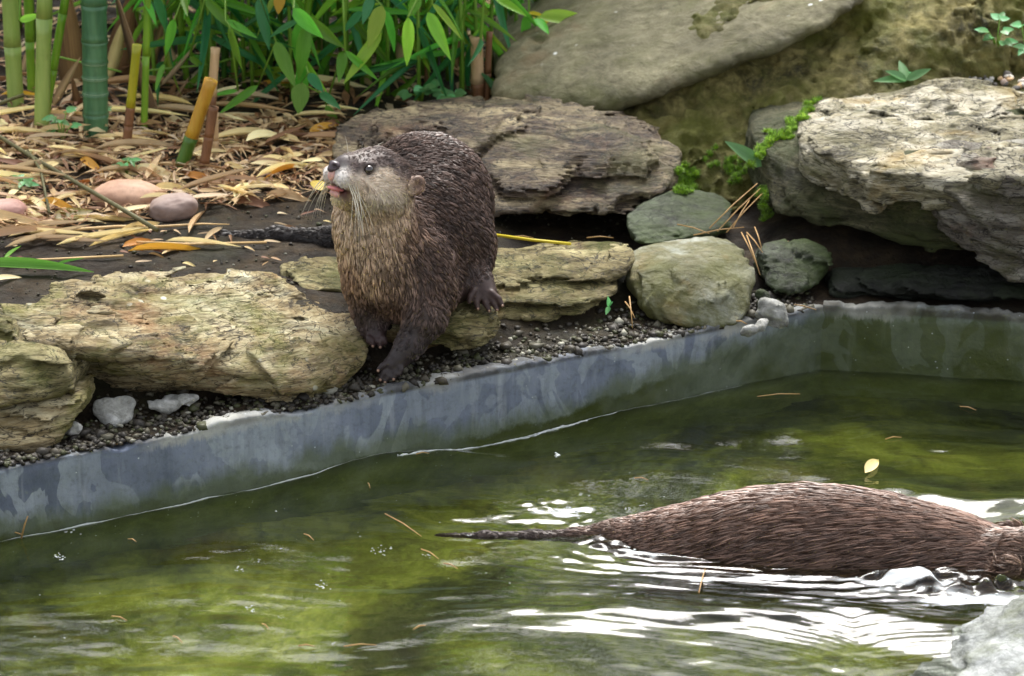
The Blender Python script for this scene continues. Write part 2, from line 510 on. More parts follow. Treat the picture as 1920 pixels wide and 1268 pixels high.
def build_wall(name, x0, x1, n, seed, top, label, mat=None):
    xs = np.linspace(x0, x1, n)
    zs = np.concatenate([np.linspace(-0.3, -0.02, 10)[:-1], np.linspace(-0.02, 1.0, 34)])
    slope = WSL if x0 < WC[0] - 0.01 else WSR
    nx, ny = slope / math.hypot(1, slope), -1 / math.hypot(1, slope)
    rows = []
    T = top + 0.004 * vnoise(xs * 9, 0 * xs, 0 * xs, seed) + 0.004 * np.clip(vnoise(xs * 38, 0 * xs, 0 * xs, seed + 7), -1, 0.25) + 0.0016 * vnoise(xs * 130, 0 * xs, 0 * xs, seed + 1) + 0.0008 * vnoise(xs * 330, 0 * xs, 0 * xs, seed + 6)
    for zz in zs:
        z = np.where(zz < 0, zz, zz * T)
        bul = 0.004 * vnoise(xs * 7, z * 9, 0 * xs, seed + 2) + 0.0012 * vnoise(xs * 60, z * 40, 0 * xs, seed + 3) - 0.02 * (z + 0.0) * 0.3
        yb = wallY(xs)
        rows.append(np.stack([xs + nx * bul, yb + ny * bul, z], -1))
    # rim folds over and back
    for dd, dz in ((0.004, 0.001), (0.010, 0.0015), (0.026, -0.002), (0.04, -0.012)):
        rows.append(np.stack([xs - nx * dd, wallY(xs) - ny * dd, T + dz + 0.0012 * vnoise(xs * 90, 0 * xs + dd * 300, 0 * xs, seed + 4)], -1))
    V = np.array(rows); r, m = V.shape[:2]
    i, j = np.meshgrid(np.arange(r - 1), np.arange(m - 1), indexing='ij')
    a = (i * m + j).ravel()
    F = np.stack([a, a + 1, a + m + 1, a + m], 1)
    o = mesh_obj(name, V.reshape(-1, 3), F, mat or LINER)
    tag(o, label, 'pool wall')
    return o
build_wall('pool_wall', -2.6, WC[0] + 0.002, 900, 21, 0.085, 'blue grey rubber lined pool wall running below the rocks and the standing otter')
build_wall('pool_wall', WC[0] - 0.001, 2.0, 420, 41, 0.090, 'grey green pool wall below the overhanging rock with painted-in shade', LINER_SHADED)

def build_pool_floor():
    xs = np.linspace(-2.6, 2.2, 240); ys = np.linspace(0.9, 3.6, 200)
    X, Yv = np.meshgrid(xs, ys, indexing='ij')
    Z = -0.115 + 0.02 * vnoise(X * 4, Yv * 4, 0 * X, 5) + 0.010 * vnoise(X * 13, Yv * 13, 0 * X, 6) + 0.004 * vnoise(X * 40, Yv * 40, 0 * X, 7)
    V = np.stack([X, Yv, Z], -1).reshape(-1, 3)
    n, m = X.shape
    i, j = np.meshgrid(np.arange(n - 1), np.arange(m - 1), indexing='ij'); a = (i * m + j).ravel()
    F = np.stack([a, a + m, a + m + 1, a + 1], 1)
    t = NT('algae_floor')
    c = t.coords()
    n1 = t.noise(t.coords((1, 1, 1), (0, 0, 0), (0.35, 0.2, 0)), 2.6, 9, 0.68, 0.8)
    base = t.ramp(n1, [(0.37, lin(22, 26, 3)), (0.46, lin(54, 62, 7)), (0.55, lin(100, 108, 24)), (0.66, lin(148, 154, 70)), (0.78, lin(160, 178, 124))])
    n2 = t.noise(t.coords((1, 1, 1), (0, 0, 0), (5, 2, 1)), 15, 8, 0.72, 1.2)
    base = t.mix(t.ramp(n2, [(0.5, 0.0), (0.72, 0.75)]), base, lin(34, 44, 4))
    base = t.mix(t.ramp(t.noise(c, 70, 5, 0.7), [(0.48, 0.0), (0.8, 0.6)]), base, lin(52, 58, 10))
    base = t.mix(t.ramp(t.noise(t.coords((1, 1, 1), (0, 0, 0), (9, 4, 1)), 5, 6, 0.6), [(0.54, 0.0), (0.7, 0.5)]), base, lin(120, 108, 30))
    t.set(Base_Color=base, Roughness=0.9)
    t.bump(t.noise(c, 40, 8, 0.7), 0.7, 0.01)
    o = mesh_obj('pool_floor', V, F, t.m)
    tag(o, 'algae covered green pool bottom', kind='structure')
build_pool_floor()

def build_reflector():  # unseen ground sheet added to bounce light onto the front faces
    xs = np.linspace(-9, 9, 60); ys = np.concatenate([np.linspace(-12, 1.2, 50), np.linspace(1.25, 1.8, 12), [1.81]])
    X, Yv = np.meshgrid(xs, ys, indexing='ij')
    Z = 0.12 + 0.01 * vnoise(X * 2, Yv * 2, 0 * X, 71); Z[:, -1] = -0.3
    V = np.stack([X, Yv, Z], -1).reshape(-1, 3); n, m = X.shape
    i, j = np.meshgrid(np.arange(n - 1), np.arange(m - 1), indexing='ij'); a = (i * m + j).ravel()
    t = NT('gravel_path'); c = t.coords()
    t.set(Base_Color=t.ramp(t.noise(c, 60, 6, 0.7), [(0.3, lin(120, 112, 96)), (0.7, lin(170, 162, 146))]), Roughness=0.85)
    t.bump(t.voro(c, 90), 0.6, 0.01)
    tag(mesh_obj('path', V, np.stack([a, a + m, a + m + 1, a + 1], 1), t.m), 'unseen pale gravel path on the near side of the pool', kind='structure')
build_reflector()

# ------------------------------------------------------------------ the water
SW = dict(cx=0.345, cy=2.775, ax=0.245, ay=0.072)          # where the swimmer breaks the surface
SPL = PZ(1690, 1095, 0)
def water_h(X, Y):
    z = np.zeros_like(X)
    wx = X + 0.03 * vnoise(X * 6, Y * 6, 0 * X, 61); wy = Y + 0.03 * vnoise(X * 6, Y * 6, 0 * X, 62)
    # slow swell and drawn-out ripples
    z += 0.0032 * vnoise(wx * 3.0, wy * 7, 0 * X, 51) + 0.0024 * vnoise(wx * 6, wy * 19, 0 * X, 52)
    z += 0.0010 * vnoise(wx * 14, wy * 40, 0 * X, 53) + 0.00036 * vnoise(wx * 34, wy * 95, 0 * X, 54)
    # wake around the swimming body
    ex, ey = (wx - SW['cx']) / SW['ax'], (wy - SW['cy']) / SW['ay']
    r = (np.sqrt(ex ** 2 + ey ** 2) - 1) * (SW['ay'] + 0.05 * np.abs(np.tanh(ex)))
    near = 1 / (1 + np.exp((Y - SW['cy']) / 0.02))
    side = np.exp(-np.clip(X - 0.75, 0, 9) ** 2 / 0.02) / (1 + np.exp(-(X - 0.02) / 0.05))
    env = np.exp(-np.clip(r, 0, 9) / 0.16) * near * side
    ph = r + 0.010 * vnoise(X * 7, Y * 10, 0 * X, 55)
    md = 0.6 + 0.6 * vnoise(X * 9, Y * 14, 0 * X, 65)
    z += env * (0.0019 * np.cos(2 * np.pi * ph / 0.050) + 0.0013 * md * np.cos(2 * np.pi * ph / 0.024 + 1.0) + 0.00085 * (1.2 - md) * np.cos(2 * np.pi * (ph + 0.004 * vnoise(X * 16, Y * 20, 0 * X, 66)) / 0.0115))
    z += env * (0.0012 * vnoise(wx * 16, wy * 60, 0 * X, 56) + 0.0006 * vnoise(wx * 40, wy * 130, 0 * X, 57))
    # broad smooth wave facing the viewer in front of the otter
    yb = PZ(1350, 1190, 0).y - 0.05 * (X - 0.2)
    z += 0.0105 * (1 + 0.5 * vnoise(X * 8, Y * 22, 0 * X, 67) + 0.22 * vnoise(X * 18, Y * 60, 0 * X, 68)) * np.exp(-((wy - yb - 0.028) / 0.034) ** 2) / (1 + np.exp(-(X - 0.05) / 0.05))
    # crest pushed up beyond the back
    fx = np.clip((X - 0.26) / 0.08, 0, 1)
    rb = (wy - (2.924 - 0.35 * np.clip(X - 0.40, 0, 1) + 0.006 * vnoise(X * 22, 0 * X, 0 * X, 69)))
    z += 0.0085 * fx * (1 + 0.35 * vnoise(X * 26, Y * 40, 0 * X, 70)) * np.exp(-(rb / 0.019) ** 2) * (1 - np.clip((X - 0.62) / 0.06, 0, 1))
    # boil behind the tail root and at the shoulder
    for (px, py, rr, am, fq) in ((1060, 960, 0.06, 0.0022, 55), (1180, 1020, 0.06, 0.0022, 50), (950, 1005, 0.05, 0.0009, 60)):
        p = PZ(px, py, 0); g = np.exp(-((X - p.x) ** 2 + ((Y - p.y) * 1.3) ** 2) / rr ** 2)
        z += am * g * (vnoise(X * fq, Y * fq * 1.7, 0 * X, 58) + 0.5 * vnoise(X * fq * 2, Y * fq * 3, 0 * X, 59))
    g = np.exp(-(((X - SPL.x - 0.02) / 0.055) ** 2 + ((Y - SPL.y) / 0.028) ** 2))
    z += g * (0.012 + 0.010 * vnoise(X * 38, Y * 60, 0 * X, 60) + 0.005 * vnoise(X * 90, Y * 130, 0 * X, 63))
    g = np.exp(-(((X - 0.53) / 0.05) ** 2 + ((Y - SPL.y + 0.01) / 0.025) ** 2))
    z += g * (0.006 + 0.010 * vnoise(X * 60, Y * 70, 0 * X, 64))
    # the swell that climbs the wall
    p = PZ(640, 865, 0)
    z += 0.013 * np.exp(-((X - p.x - 0.02) / 0.10) ** 2 - ((Y - p.y - 0.02) / 0.06) ** 2) - 0.006 * np.exp(-((X - p.x - 0.2) / 0.12) ** 2 - ((Y - p.y - 0.09) / 0.07) ** 2)
    return z

def build_water():
    xs = np.concatenate([np.linspace(-2.6, -0.72, 60)[:-1], np.linspace(-0.72, 0.82, 620), np.linspace(0.82, 2.2, 60)[1:]])
    ys = np.concatenate([np.linspace(0.9, 2.25, 40)[:-1], np.linspace(2.25, 3.36, 520)])
    X, Yv = np.meshgrid(xs, ys, indexing='ij')
    V = np.stack([X, Yv, water_h(X, Yv)], -1).reshape(-1, 3)
    n, m = X.shape
    i, j = np.meshgrid(np.arange(n - 1), np.arange(m - 1), indexing='ij'); a = (i * m + j).ravel()
    F = np.stack([a, a + m, a + m + 1, a + 1], 1)
    fx, fy = X.ravel(), Yv.ravel()
    fo = np.zeros(len(fx))
    for (px, py, sx, sy, am) in ((1690, 1100, .06, .022, 1.0), (1850, 1128, .06, .018, .9), (1240, 1032, .06, .014, .85), (1070, 958, .06, .018, .72), (1450, 1085, .09, .012, .72), (1560, 1140, .16, .014, .55), (1150, 1110, .08, .012, .4)):
        p = PZ(px, py, 0)
        fo += am * np.exp(-((fx - p.x) / sx) ** 2 - ((fy - p.y) / sy) ** 2)
    nz = 0.5 + 0.5 * (0.6 * vnoise(fx * 38, fy * 95, 0 * fx, 81) + 0.4 * vnoise(fx * 95, fy * 190, 0 * fx, 82))
    fo = np.clip((fo * 0.95 - nz) * 4, 0, 1)
    t = NT('water')
    t.set(Base_Color=(0.92, 0.97, 0.82), Roughness=0.0, IOR=1.333, Transmission_Weight=1.0)
    t.bump(t.noise(t.coords((1, 2.6, 1)), 42, 3, 0.5, 0.4), 0.10, 0.003)
    fb = t.n.new('ShaderNodeBsdfDiffuse'); fb.inputs['Color'].default_value = (0.8, 0.83, 0.84, 1)
    mx = t.n.new('ShaderNodeMixShader')
    sp = t.n.new('ShaderNodeSeparateColor'); t.l.new(t.attr('Col'), sp.inputs[0])
    t.l.new(t.math('MULTIPLY', sp.outputs[0], 0.7), mx.inputs[0]); t.l.new(t.b.outputs[0], mx.inputs[1]); t.l.new(fb.outputs[0], mx.inputs[2]); t.l.new(mx.outputs[0], t.out.inputs['Surface'])
    o = mesh_obj('water', V, F, t.m, None, None, True, np.repeat(fo[:, None], 3, 1))
    tag(o, 'clear green rippled pool water', kind='structure')
build_water()

# ------------------------------------------------------------------ rocks
def rock(name, hulls, mat, label, cat='rock', parent=None, **kw):
    V, F = rock_sdf(hulls, **kw)
    org = ((V[:, 0].min() + V[:, 0].max()) / 2, (V[:, 1].min() + V[:, 1].max()) / 2, V[:, 2].min())
    o = mesh_obj(name, V, F, mat, parent, org)
    return tag(o, label, cat)
def H(*pts): return [PY(*p) for p in pts]
def base(pts, z, shrink=0.8, dy=0.0):
    c = sum(pts, Vector()) / len(pts)
    return [Vector((c.x + (p.x - c.x) * shrink, c.y + (p.y - c.y) * shrink + dy, z)) for p in pts]

SL_D, SL_M, SL_L = lin(70, 56, 32), lin(168, 148, 104), lin(228, 216, 176)
RUST = lin(150, 104, 56)
MOSS = lin(74, 88, 18)
BED1 = (0.14, -0.85, 1.0)
M_SLATE = rock_mat('slate_olive', SL_D, SL_M, SL_L, lin(168, 128, 84), lin(120, 122, 48), bed=BED1, seed=1, rust_t=0.6, moss_t=0.58, spots=lin(220, 222, 205))
M_SLATE2 = rock_mat('slate_mossy', lin(48, 40, 20), lin(130, 116, 72), lin(200, 188, 138), lin(140, 98, 54), lin(84, 88, 20), bed=(0.05, -0.1, 1), seed=4, rust_t=0.6, moss_t=0.57)
M_BACK = rock_mat('slate_purple_brown', lin(40, 30, 24), lin(98, 80, 62), lin(172, 156, 120), lin(122, 84, 56), lin(92, 90, 50), bed=(-0.1, -0.3, 1), seed=7, moss_t=0.6, wet=0.42)
M_PALE = rock_mat('slate_pale', lin(76, 70, 48), lin(156, 148, 116), lin(222, 214, 192), lin(166, 138, 70), lin(86, 90, 40), bed=(0.05, -0.25, 1), seed=9, moss_t=0.62)
M_ROUND = rock_mat('stone_pale_green', lin(80, 76, 46), lin(146, 142, 106), lin(220, 226, 216), lin(166, 126, 62), lin(90, 92, 34), bed=(0.3, -0.8, 0.5), seed=12, stretch=1.6, moss_t=0.55, wet=0.4, cracks=False)
M_DARK = rock_mat('stone_dark_green', lin(24, 26, 18), lin(58, 64, 44), lin(96, 106, 82), None, lin(62, 80, 18), bed=(0, -0.3, 1), seed=14, stretch=2.0, moss_t=0.5, wet=0.4)
M_CONC = rock_mat('stone_smooth_grey', lin(80, 76, 52), lin(118, 112, 84), lin(152, 146, 114), lin(126, 104, 72), lin(92, 92, 50), bed=(0.3, -0.5, 1), seed=17, stretch=1.5, spots=lin(232, 234, 230), moss_t=0.56, fs=0.7, cracks=False)
M_CONC2 = rock_mat('stone_rough_mossy', lin(44, 42, 16), lin(112, 104, 54), lin(168, 156, 96), lin(140, 116, 58), lin(92, 96, 22), bed=(0, 0, 1), seed=19, stretch=1.0, moss_t=0.5, fs=2.2, cracks=False)
M_OVER = rock_mat('slate_dark_olive', lin(46, 44, 28), lin(84, 80, 56), lin(120, 114, 84), None, lin(58, 66, 22), bed=(0.05, -0.3, 1), seed=27, moss_t=0.5, fs=1.2)
M_OVER2 = rock_mat('slate_grey_mauve', lin(70, 62, 54), lin(126, 118, 104), lin(190, 186, 172), lin(130, 96, 76), lin(80, 80, 40), bed=(0.05, -0.3, 1), seed=37, moss_t=0.6, fs=1.3)
def arr3(v): return np.array(v[:], float)
M_CAVE_SHADE = rock_mat('stone_cave_shade', lin(10, 11, 7), lin(24, 27, 17), lin(46, 52, 38), None, lin(30, 42, 12), bed=(0, -0.3, 1), seed=15, stretch=2.0, moss_t=0.55, wet=0.4)  # near black base paints in the shade of the hollow
M_GREY = rock_mat('stone_grey_white', lin(100, 102, 94), lin(168, 172, 166), lin(222, 226, 224), None, lin(128, 138, 78), bed=(0.2, 0.3, 1), seed=23, stretch=1.5, moss_t=0.6, fs=1.8, cracks=False)

# large flat slate in front, left of the otter
top = H((20, 578, 3.02), (180, 514, 3.18), (340, 506, 3.22), (480, 510, 3.24), (565, 548, 3.22), (645, 606, 3.15), (684, 650, 3.08),
        (66, 640, 2.92), (150, 652, 2.91), (300, 662, 2.93), (440, 700, 2.95), (535, 720, 2.965), (612, 722, 3.0), (660, 690, 3.03))
low = H((210, 716, 2.99), (330, 732, 3.0), (470, 744, 2.995), (540, 750, 2.99), (620, 736, 3.02))
rock('flat_rock', [top + low + base(top, 0.10, 0.62, 0.05)], M_SLATE, 'large flat layered olive slate rock left of the standing otter', bed=BED1, seed=3, h=0.0026, lay=0.019, a_lay=0.015, a_low=0.006)
# the two stacked blocks and the small slab at the left edge
p = H((-60, 640, 2.9), (30, 640, 2.9), (110, 672, 2.88), (142, 700, 2.87), (128, 740, 2.86), (0, 762, 2.84), (-60, 770, 2.82))
rock('block_rock', [p + [Vector((q.x, q.y + 0.09, q.z - 0.01)) for q in p]], M_SLATE2, 'mossy olive block with one smooth front face beside the large flat slate', bed=(0.05, -0.1, 1), seed=8, a_lay=0.007, lay=0.02)
p = H((-60, 775, 2.84), (60, 750, 2.86), (156, 742, 2.88), (152, 765, 2.86), (95, 828, 2.835), (0, 838, 2.82), (-60, 850, 2.8))
rock('thin_slab', [p + [Vector((q.x, q.y + 0.08, q.z)) for q in p]], M_SLATE, 'thin layered pale slab under the mossy block at the pool rim', bed=(0.1, -0.3, 1), seed=9, a_lay=0.005, lay=0.008, h=0.0028)
p = H((-70, 600, 2.93), (20, 606, 2.93), (52, 650, 2.92), (10, 668, 2.9), (-70, 690, 2.88))
rock('cap_rock', [p + [Vector((q.x, q.y + 0.06, q.z - 0.01)) for q in p]], M_SLATE2, 'small yellow green rock lying on top of the mossy block', bed=(0.1, -0.3, 1), seed=10, a_lay=0.004)
p = H((-40, 592, 3.06), (40, 590, 3.04), (92, 600, 3.02), (96, 640, 2.98), (-20, 640, 2.97))
rock('wedge_rock', [p + [Vector((q.x, q.y + 0.05, q.z - 0.03)) for q in p] + base(p, 0.12, 0.9)], M_SLATE2, 'small brownish wedge rock tucked behind the mossy block', bed=(0.1, -0.3, 1), seed=11, a_lay=0.004)
# behind / under the otter
p = H((520, 492, 3.30), (560, 474, 3.33), (640, 468, 3.33), (700, 480, 3.3), (720, 540, 3.24), (600, 552, 3.22), (530, 516, 3.27))
rock('mossy_rock', [p + base(p, 0.12, 0.9, 0.03)], M_SLATE2, 'small rust and moss coloured rock just behind the chest of the standing otter', bed=(0.2, -0.3, 1), seed=12, a_lay=0.006)
p = H((720, 560, 3.2), (800, 545, 3.24), (930, 545, 3.24), (944, 575, 3.16), (935, 612, 3.125), (905, 650, 3.115), (850, 655, 3.11), (760, 655, 3.12), (700, 640, 3.14), (830, 585, 3.13))
rock('step_rock', [p + base(p, 0.10, 0.85, 0.05)], M_SLATE2, 'wet moss green layered rock carrying the hind foot of the standing otter', bed=(0.15, -0.35, 1), seed=13, a_lay=0.008, lay=0.012, h=0.003)
p = H((860, 478, 3.38), (1000, 462, 3.4), (1166, 452, 3.42), (1164, 500, 3.31), (1140, 560, 3.25), (1090, 602, 3.225), (960, 600, 3.21), (890, 585, 3.21), (880, 510, 3.27), (1000, 508, 3.28))
rock('ledge_rock', [p + base(p, 0.10, 0.9, 0.05)], M_SLATE2, 'olive layered block right of the hind foot of the standing otter', bed=(0.02, -0.15, 1), seed=15, a_lay=0.010, lay=0.018, h=0.003)
p = H((1182, 480, 3.36), (1240, 450, 3.42), (1340, 440, 3.44), (1400, 462, 3.4), (1416, 540, 3.3), (1400, 590, 3.25), (1340, 628, 3.235), (1260, 620, 3.225), (1215, 570, 3.24), (1172, 500, 3.31), (1250, 500, 3.28), (1350, 500, 3.285))
rock('round_rock', [p + base(p, 0.083, 0.8, 0.04)], M_ROUND, 'rounded pale grey green boulder at the rim near the pool corner', bed=(0.4, -0.6, 0.6), seed=16, a_lay=0.005, lay=0.03, rnd=0.012, h=0.003)
# dark rocks in the gap
p = H((1176, 400, 3.5), (1230, 355, 3.57), (1330, 352, 3.6), (1376, 385, 3.56), (1370, 440, 3.46), (1190, 452, 3.44))
rock('gap_rock', [p + base(p, 0.12, 0.95, 0.1)], M_DARK, 'dark grey rock wedged behind the rounded pale boulder', seed=18, a_lay=0.003, rnd=0.008, groove=0.0)
p = H((1420, 455, 3.40), (1510, 440, 3.43), (1560, 470, 3.40), (1548, 530, 3.345), (1490, 562, 3.325), (1430, 545, 3.33), (1480, 480, 3.37))
rock('corner_rock', [p + base(p, 0.09, 0.95, 0.06)], M_DARK, 'dark green wet rock above the pool corner under the overhang', seed=20, a_lay=0.006, rnd=0.008)
p = H((1560, 500, 3.39), (1700, 488, 3.40), (1900, 492, 3.38), (2050, 510, 3.36), (2050, 560, 3.29), (1700, 550, 3.315), (1570, 552, 3.33))
rock('shelf_rock', [p + base(p, 0.085, 1.0, 0.05)], M_CAVE_SHADE, 'low rock in the hollow beneath the overhanging rock, painted near black for shade', seed=22, a_lay=0.006, rnd=0.008)
# long slab behind the otter
top = H((640, 240, 3.72), (700, 212, 3.80), (800, 194, 3.86), (960, 186, 3.9), (1110, 190, 3.88), (1225, 236, 3.8), (1262, 285, 3.66),
        (780, 236, 3.66), (950, 226, 3.66), (1120, 240, 3.64), (1262, 345, 3.58))
low = H((640, 330, 3.62), (800, 380, 3.56), (930, 400, 3.53), (1010, 408, 3.52), (1110, 402, 3.53), (1240, 372, 3.56), (660, 380, 3.6))
rock('long_slab', [top + low + base(low, 0.15, 0.95, 0.08) + [Vector((q.x, q.y + 0.03, 0.16)) for q in top[:7]]], M_BACK, 'long purple brown layered slab lying behind the standing otter', bed=(-0.1, -0.3, 1), seed=25, a_lay=0.011, lay=0.022, h=0.0038)
p = H((980, 188, 3.95), (1080, 180, 3.96), (1125, 196, 3.94), (1120, 236, 3.85), (1000, 232, 3.85))
rock('loose_slab', [p + base(p, 0.18, 1.0, 0.03)], M_BACK, 'small grey slab resting against the rear edge of the long slab', seed=26, a_lay=0.005)
# the big smooth outcrop and the rough mossy face below its crack
up = H((918, 168, 3.9), (935, 125, 3.95), (1100, 45, 4.06), (1190, 0, 4.12), (1320, -90, 4.2), (1650, -120, 4.12), (1640, -30, 3.92), (1600, 30, 3.86), (1420, 88, 3.82), (1375, 132, 3.8), (1190, 160, 3.8), (1150, 230, 3.8), (925, 205, 3.88))
upb = [Vector((q.x, q.y + 0.5, q.z - 0.02)) for q in up]
lo1 = H((1170, 165, 3.86), (1380, 120, 3.88), (1600, 10, 3.94), (1640, -160, 4.1), (1900, -200, 4.25), (2300, -260, 4.25), (2300, 240, 4.1), (1800, 150, 4.06), (1560, 260, 3.86), (1500, 330, 3.74), (1430, 425, 3.64), (1270, 400, 3.68), (1160, 330, 3.74))
lob = [Vector((q.x, q.y + 0.5, q.z - 0.05)) for q in lo1]
def hair_cracks(x, y, z):
    n = vnoise(x * 5 + 3, y * 5, z * 9, 91) + 0.25 * vnoise(x * 30, y * 30, z * 30, 92); m = np.clip(vnoise(x * 4, y * 4, z * 4, 93) * 2, 0, 1); return 0.004 * m * np.exp(-(n / 0.05) ** 2)
rock('smooth_outcrop', [up + upb], M_CONC, 'large smooth grey boulder with white specks leaning above the long slab', a_lay=0.0, a_low=0.010, f_low=5, a_fine=0.0018, seed=28, rnd=0.012, h=0.0055, extra=hair_cracks)
rock('mossy_outcrop', [lo1 + lob], M_CONC2, 'rough pitted moss stained rock face below the smooth grey boulder', a_lay=0.0, a_low=0.020, f_low=10, a_fine=0.0075, seed=29, rnd=0.012, h=0.005)
# overhanging rock over the pool corner
top = H((1500, 262, 3.52), (1545, 190, 3.72), (1660, 168, 3.80), (1800, 172, 3.82), (1960, 184, 3.80), (2300, 208, 3.76), (1530, 275, 3.46), (1640, 318, 3.36), (1790, 330, 3.32), (1960, 335, 3.28), (2300, 340, 3.26))
topb = [q + Vector((0, 0.02, -0.05)) for q in top]
mid = H((1432, 285, 3.58), (1500, 262, 3.62), (1440, 405, 3.52), (1520, 430, 3.46), (1640, 448, 3.42), (1780, 466, 3.38), (1780, 330, 3.37), (1560, 290, 3.48), (2300, 340, 3.36), (2300, 480, 3.36))
midb = [Vector((q.x, q.y + 0.3, q.z)) for q in mid]
rgt = H((1780, 350, 3.34), (1830, 340, 3.30), (2300, 340, 3.24), (1770, 430, 3.36), (1840, 482, 3.32), (1900, 522, 3.29), (1970, 560, 3.27), (2300, 590, 3.24))
rgtb = [Vector((q.x, q.y + 0.2, q.z)) for q in rgt]
root = empty('overhanging_rock', (0.62, 3.45, 0.14)); tag(root, 'huge pale layered rock jutting out over the pool corner', 'rock')
for nm, hl, mt, sd, al, ly in (('upper_beds', [top + topb], M_PALE, 31, .012, .026), ('lower_face', [mid + midb], M_OVER, 32, .006, .05), ('side_block', [rgt + rgtb], M_OVER2, 34, .010, .02)):
    V, F = rock_sdf(hl, bed=(0.05, -0.3, 1), seed=sd, a_lay=al, lay=ly, a_low=.01, h=.0042)
    o = mesh_obj(nm, V, F, mt, root, arr3(root.location)); o.location = (0, 0, 0)
# near stone breaking the surface in the corner of the pool
c = PZ(1905, 1235, 0)
pts = [Vector((c.x + a, c.y + b, z)) for a, b, z in ((-0.095, 0.0, -0.02), (-0.05, 0.05, 0.005), (0.0, 0.07, 0.03), (0.08, 0.08, 0.05), (0.2, 0.05, 0.05), (-0.07, -0.08, -0.01), (0.0, -0.06, 0.03), (0.1, -0.06, 0.045), (0.22, -0.1, 0.03), (-0.02, -0.14, 0.0), (0.1, -0.2, 0.0), (0.25, -0.2, -0.02), (0.0, 0.0, 0.042))]
rock('near_rock', [pts + base(pts, -0.12, 1.1)], M_GREY, 'pale grey pitted stone breaking the water close to the swimming otter', seed=33, a_lay=0.004, lay=0.02, a_low=0.01, f_low=20, a_fine=0.002, h=0.003)

# pebbles on the leaf litter
def pebble_mat(name, a, b, seed):
    t = NT(name); c = t.coords((1, 1, 1), (0, 0, 0), (seed, 0, 0))
    base_ = t.ramp(t.noise(c, 18, 6, 0.6), [(0.35, a), (0.65, b)])
    base_ = t.mix(t.ramp(t.noise(c, 160, 4, 0.7), [(0.5, 0.0), (0.75, 0.35)]), base_, lin(110, 80, 66))
    t.set(Base_Color=base_, Roughness=0.62); t.bump(t.noise(c, 120, 5, 0.6), 0.2, 0.001)
    return t.m
def pebble(px, py, wpx, hpx, dep, mat, label, seed):
    g = on_ground(px, py + hpx * 0.30); s = mpp(g.y)
    a, b, c2 = wpx * s / 2, dep / 2, hpx * s / 2 * 0.92
    bm = bmesh.new(); bmesh.ops.create_icosphere(bm, subdivisions=5, radius=1)
    V = np.array([v.co[:] for v in bm.verts])
    k = 1 + 0.09 * vnoise(V[:, 0] * 1.3, V[:, 1] * 1.3, V[:, 2] * 1.3, seed) + 0.03 * vnoise(V[:, 0] * 4, V[:, 1] * 4, V[:, 2] * 4, seed + 1)
    V = np.sign(V) * np.abs(V) ** 0.88 * k[:, None] * np.array([a, b, c2])
    for v, q in zip(bm.verts, V): v.co = q
    o = bm_obj('pebble', bm, mat); o.location = (g.x, g.y, g.z + c2 * 0.55)
    o.rotation_euler = (0, 0.1 * ((seed % 3) - 1), 0.2)
    return tag(o, label, 'pebble')
pebble(243, 367, 134, 66, 0.06, pebble_mat('pebble_pink', lin(176, 132, 106), lin(206, 166, 138), 1), 'large smooth pinkish brown pebble on the dry leaves', 5)
pebble(326, 387, 92, 54, 0.05, pebble_mat('pebble_mauve', lin(140, 118, 108), lin(172, 152, 142), 2), 'grey mauve pebble touching the larger pink pebble', 9)
pebble(8, 396, 88, 50, 0.05, pebble_mat('pebble_rose', lin(168, 124, 112), lin(190, 150, 136), 3), 'rose coloured pebble among straw at the far end of the litter', 13)

# crumbled mortar at the rim
def lump(px, py, w, h2, mat, label, seed, Yoff=0.0):
    g = on_ground(px, py); s = mpp(g.y)
    rnd_ = random.Random(seed)
    pts = [Vector((g.x + rnd_.uniform(-.5, .5) * w * s, g.y + rnd_.uniform(-.5, .5) * w * s * 0.7, g.z + rnd_.uniform(-.2, 1) * h2 * s)) for _ in range(14)]
    rock('mortar_lump', [pts], mat, label, cat='mortar', seed=seed, a_lay=0, a_low=0.006, f_low=40, a_fine=0.002, h=0.0022, pad=0.012)
M_MORT = rock_mat('mortar_white', lin(120, 120, 112), lin(176, 176, 168), lin(226, 226, 220), None, lin(110, 116, 70), seed=41, stretch=1, fs=2.5, cracks=False)
lump(1450, 605, 62, 50, M_MORT, 'white crumbled mortar peak right of the rounded boulder', 3)
lump(1410, 628, 50, 22, M_MORT, 'low white mortar patch below the rounded boulder', 4)
lump(220, 790, 90, 46, M_MORT, 'pale mortar chunk below the left end of the flat slate', 5)
lump(330, 768, 110, 34, M_MORT, 'long pale mortar patch under the middle of the flat slate', 6)
lump(130, 815, 70, 34, M_MORT, 'grey white mortar crumb beside the thin slab', 7)
lump(1440, 585, 60, 40, M_DARK, 'dark earthy lump between the rounded boulder and the mortar peak', 8)
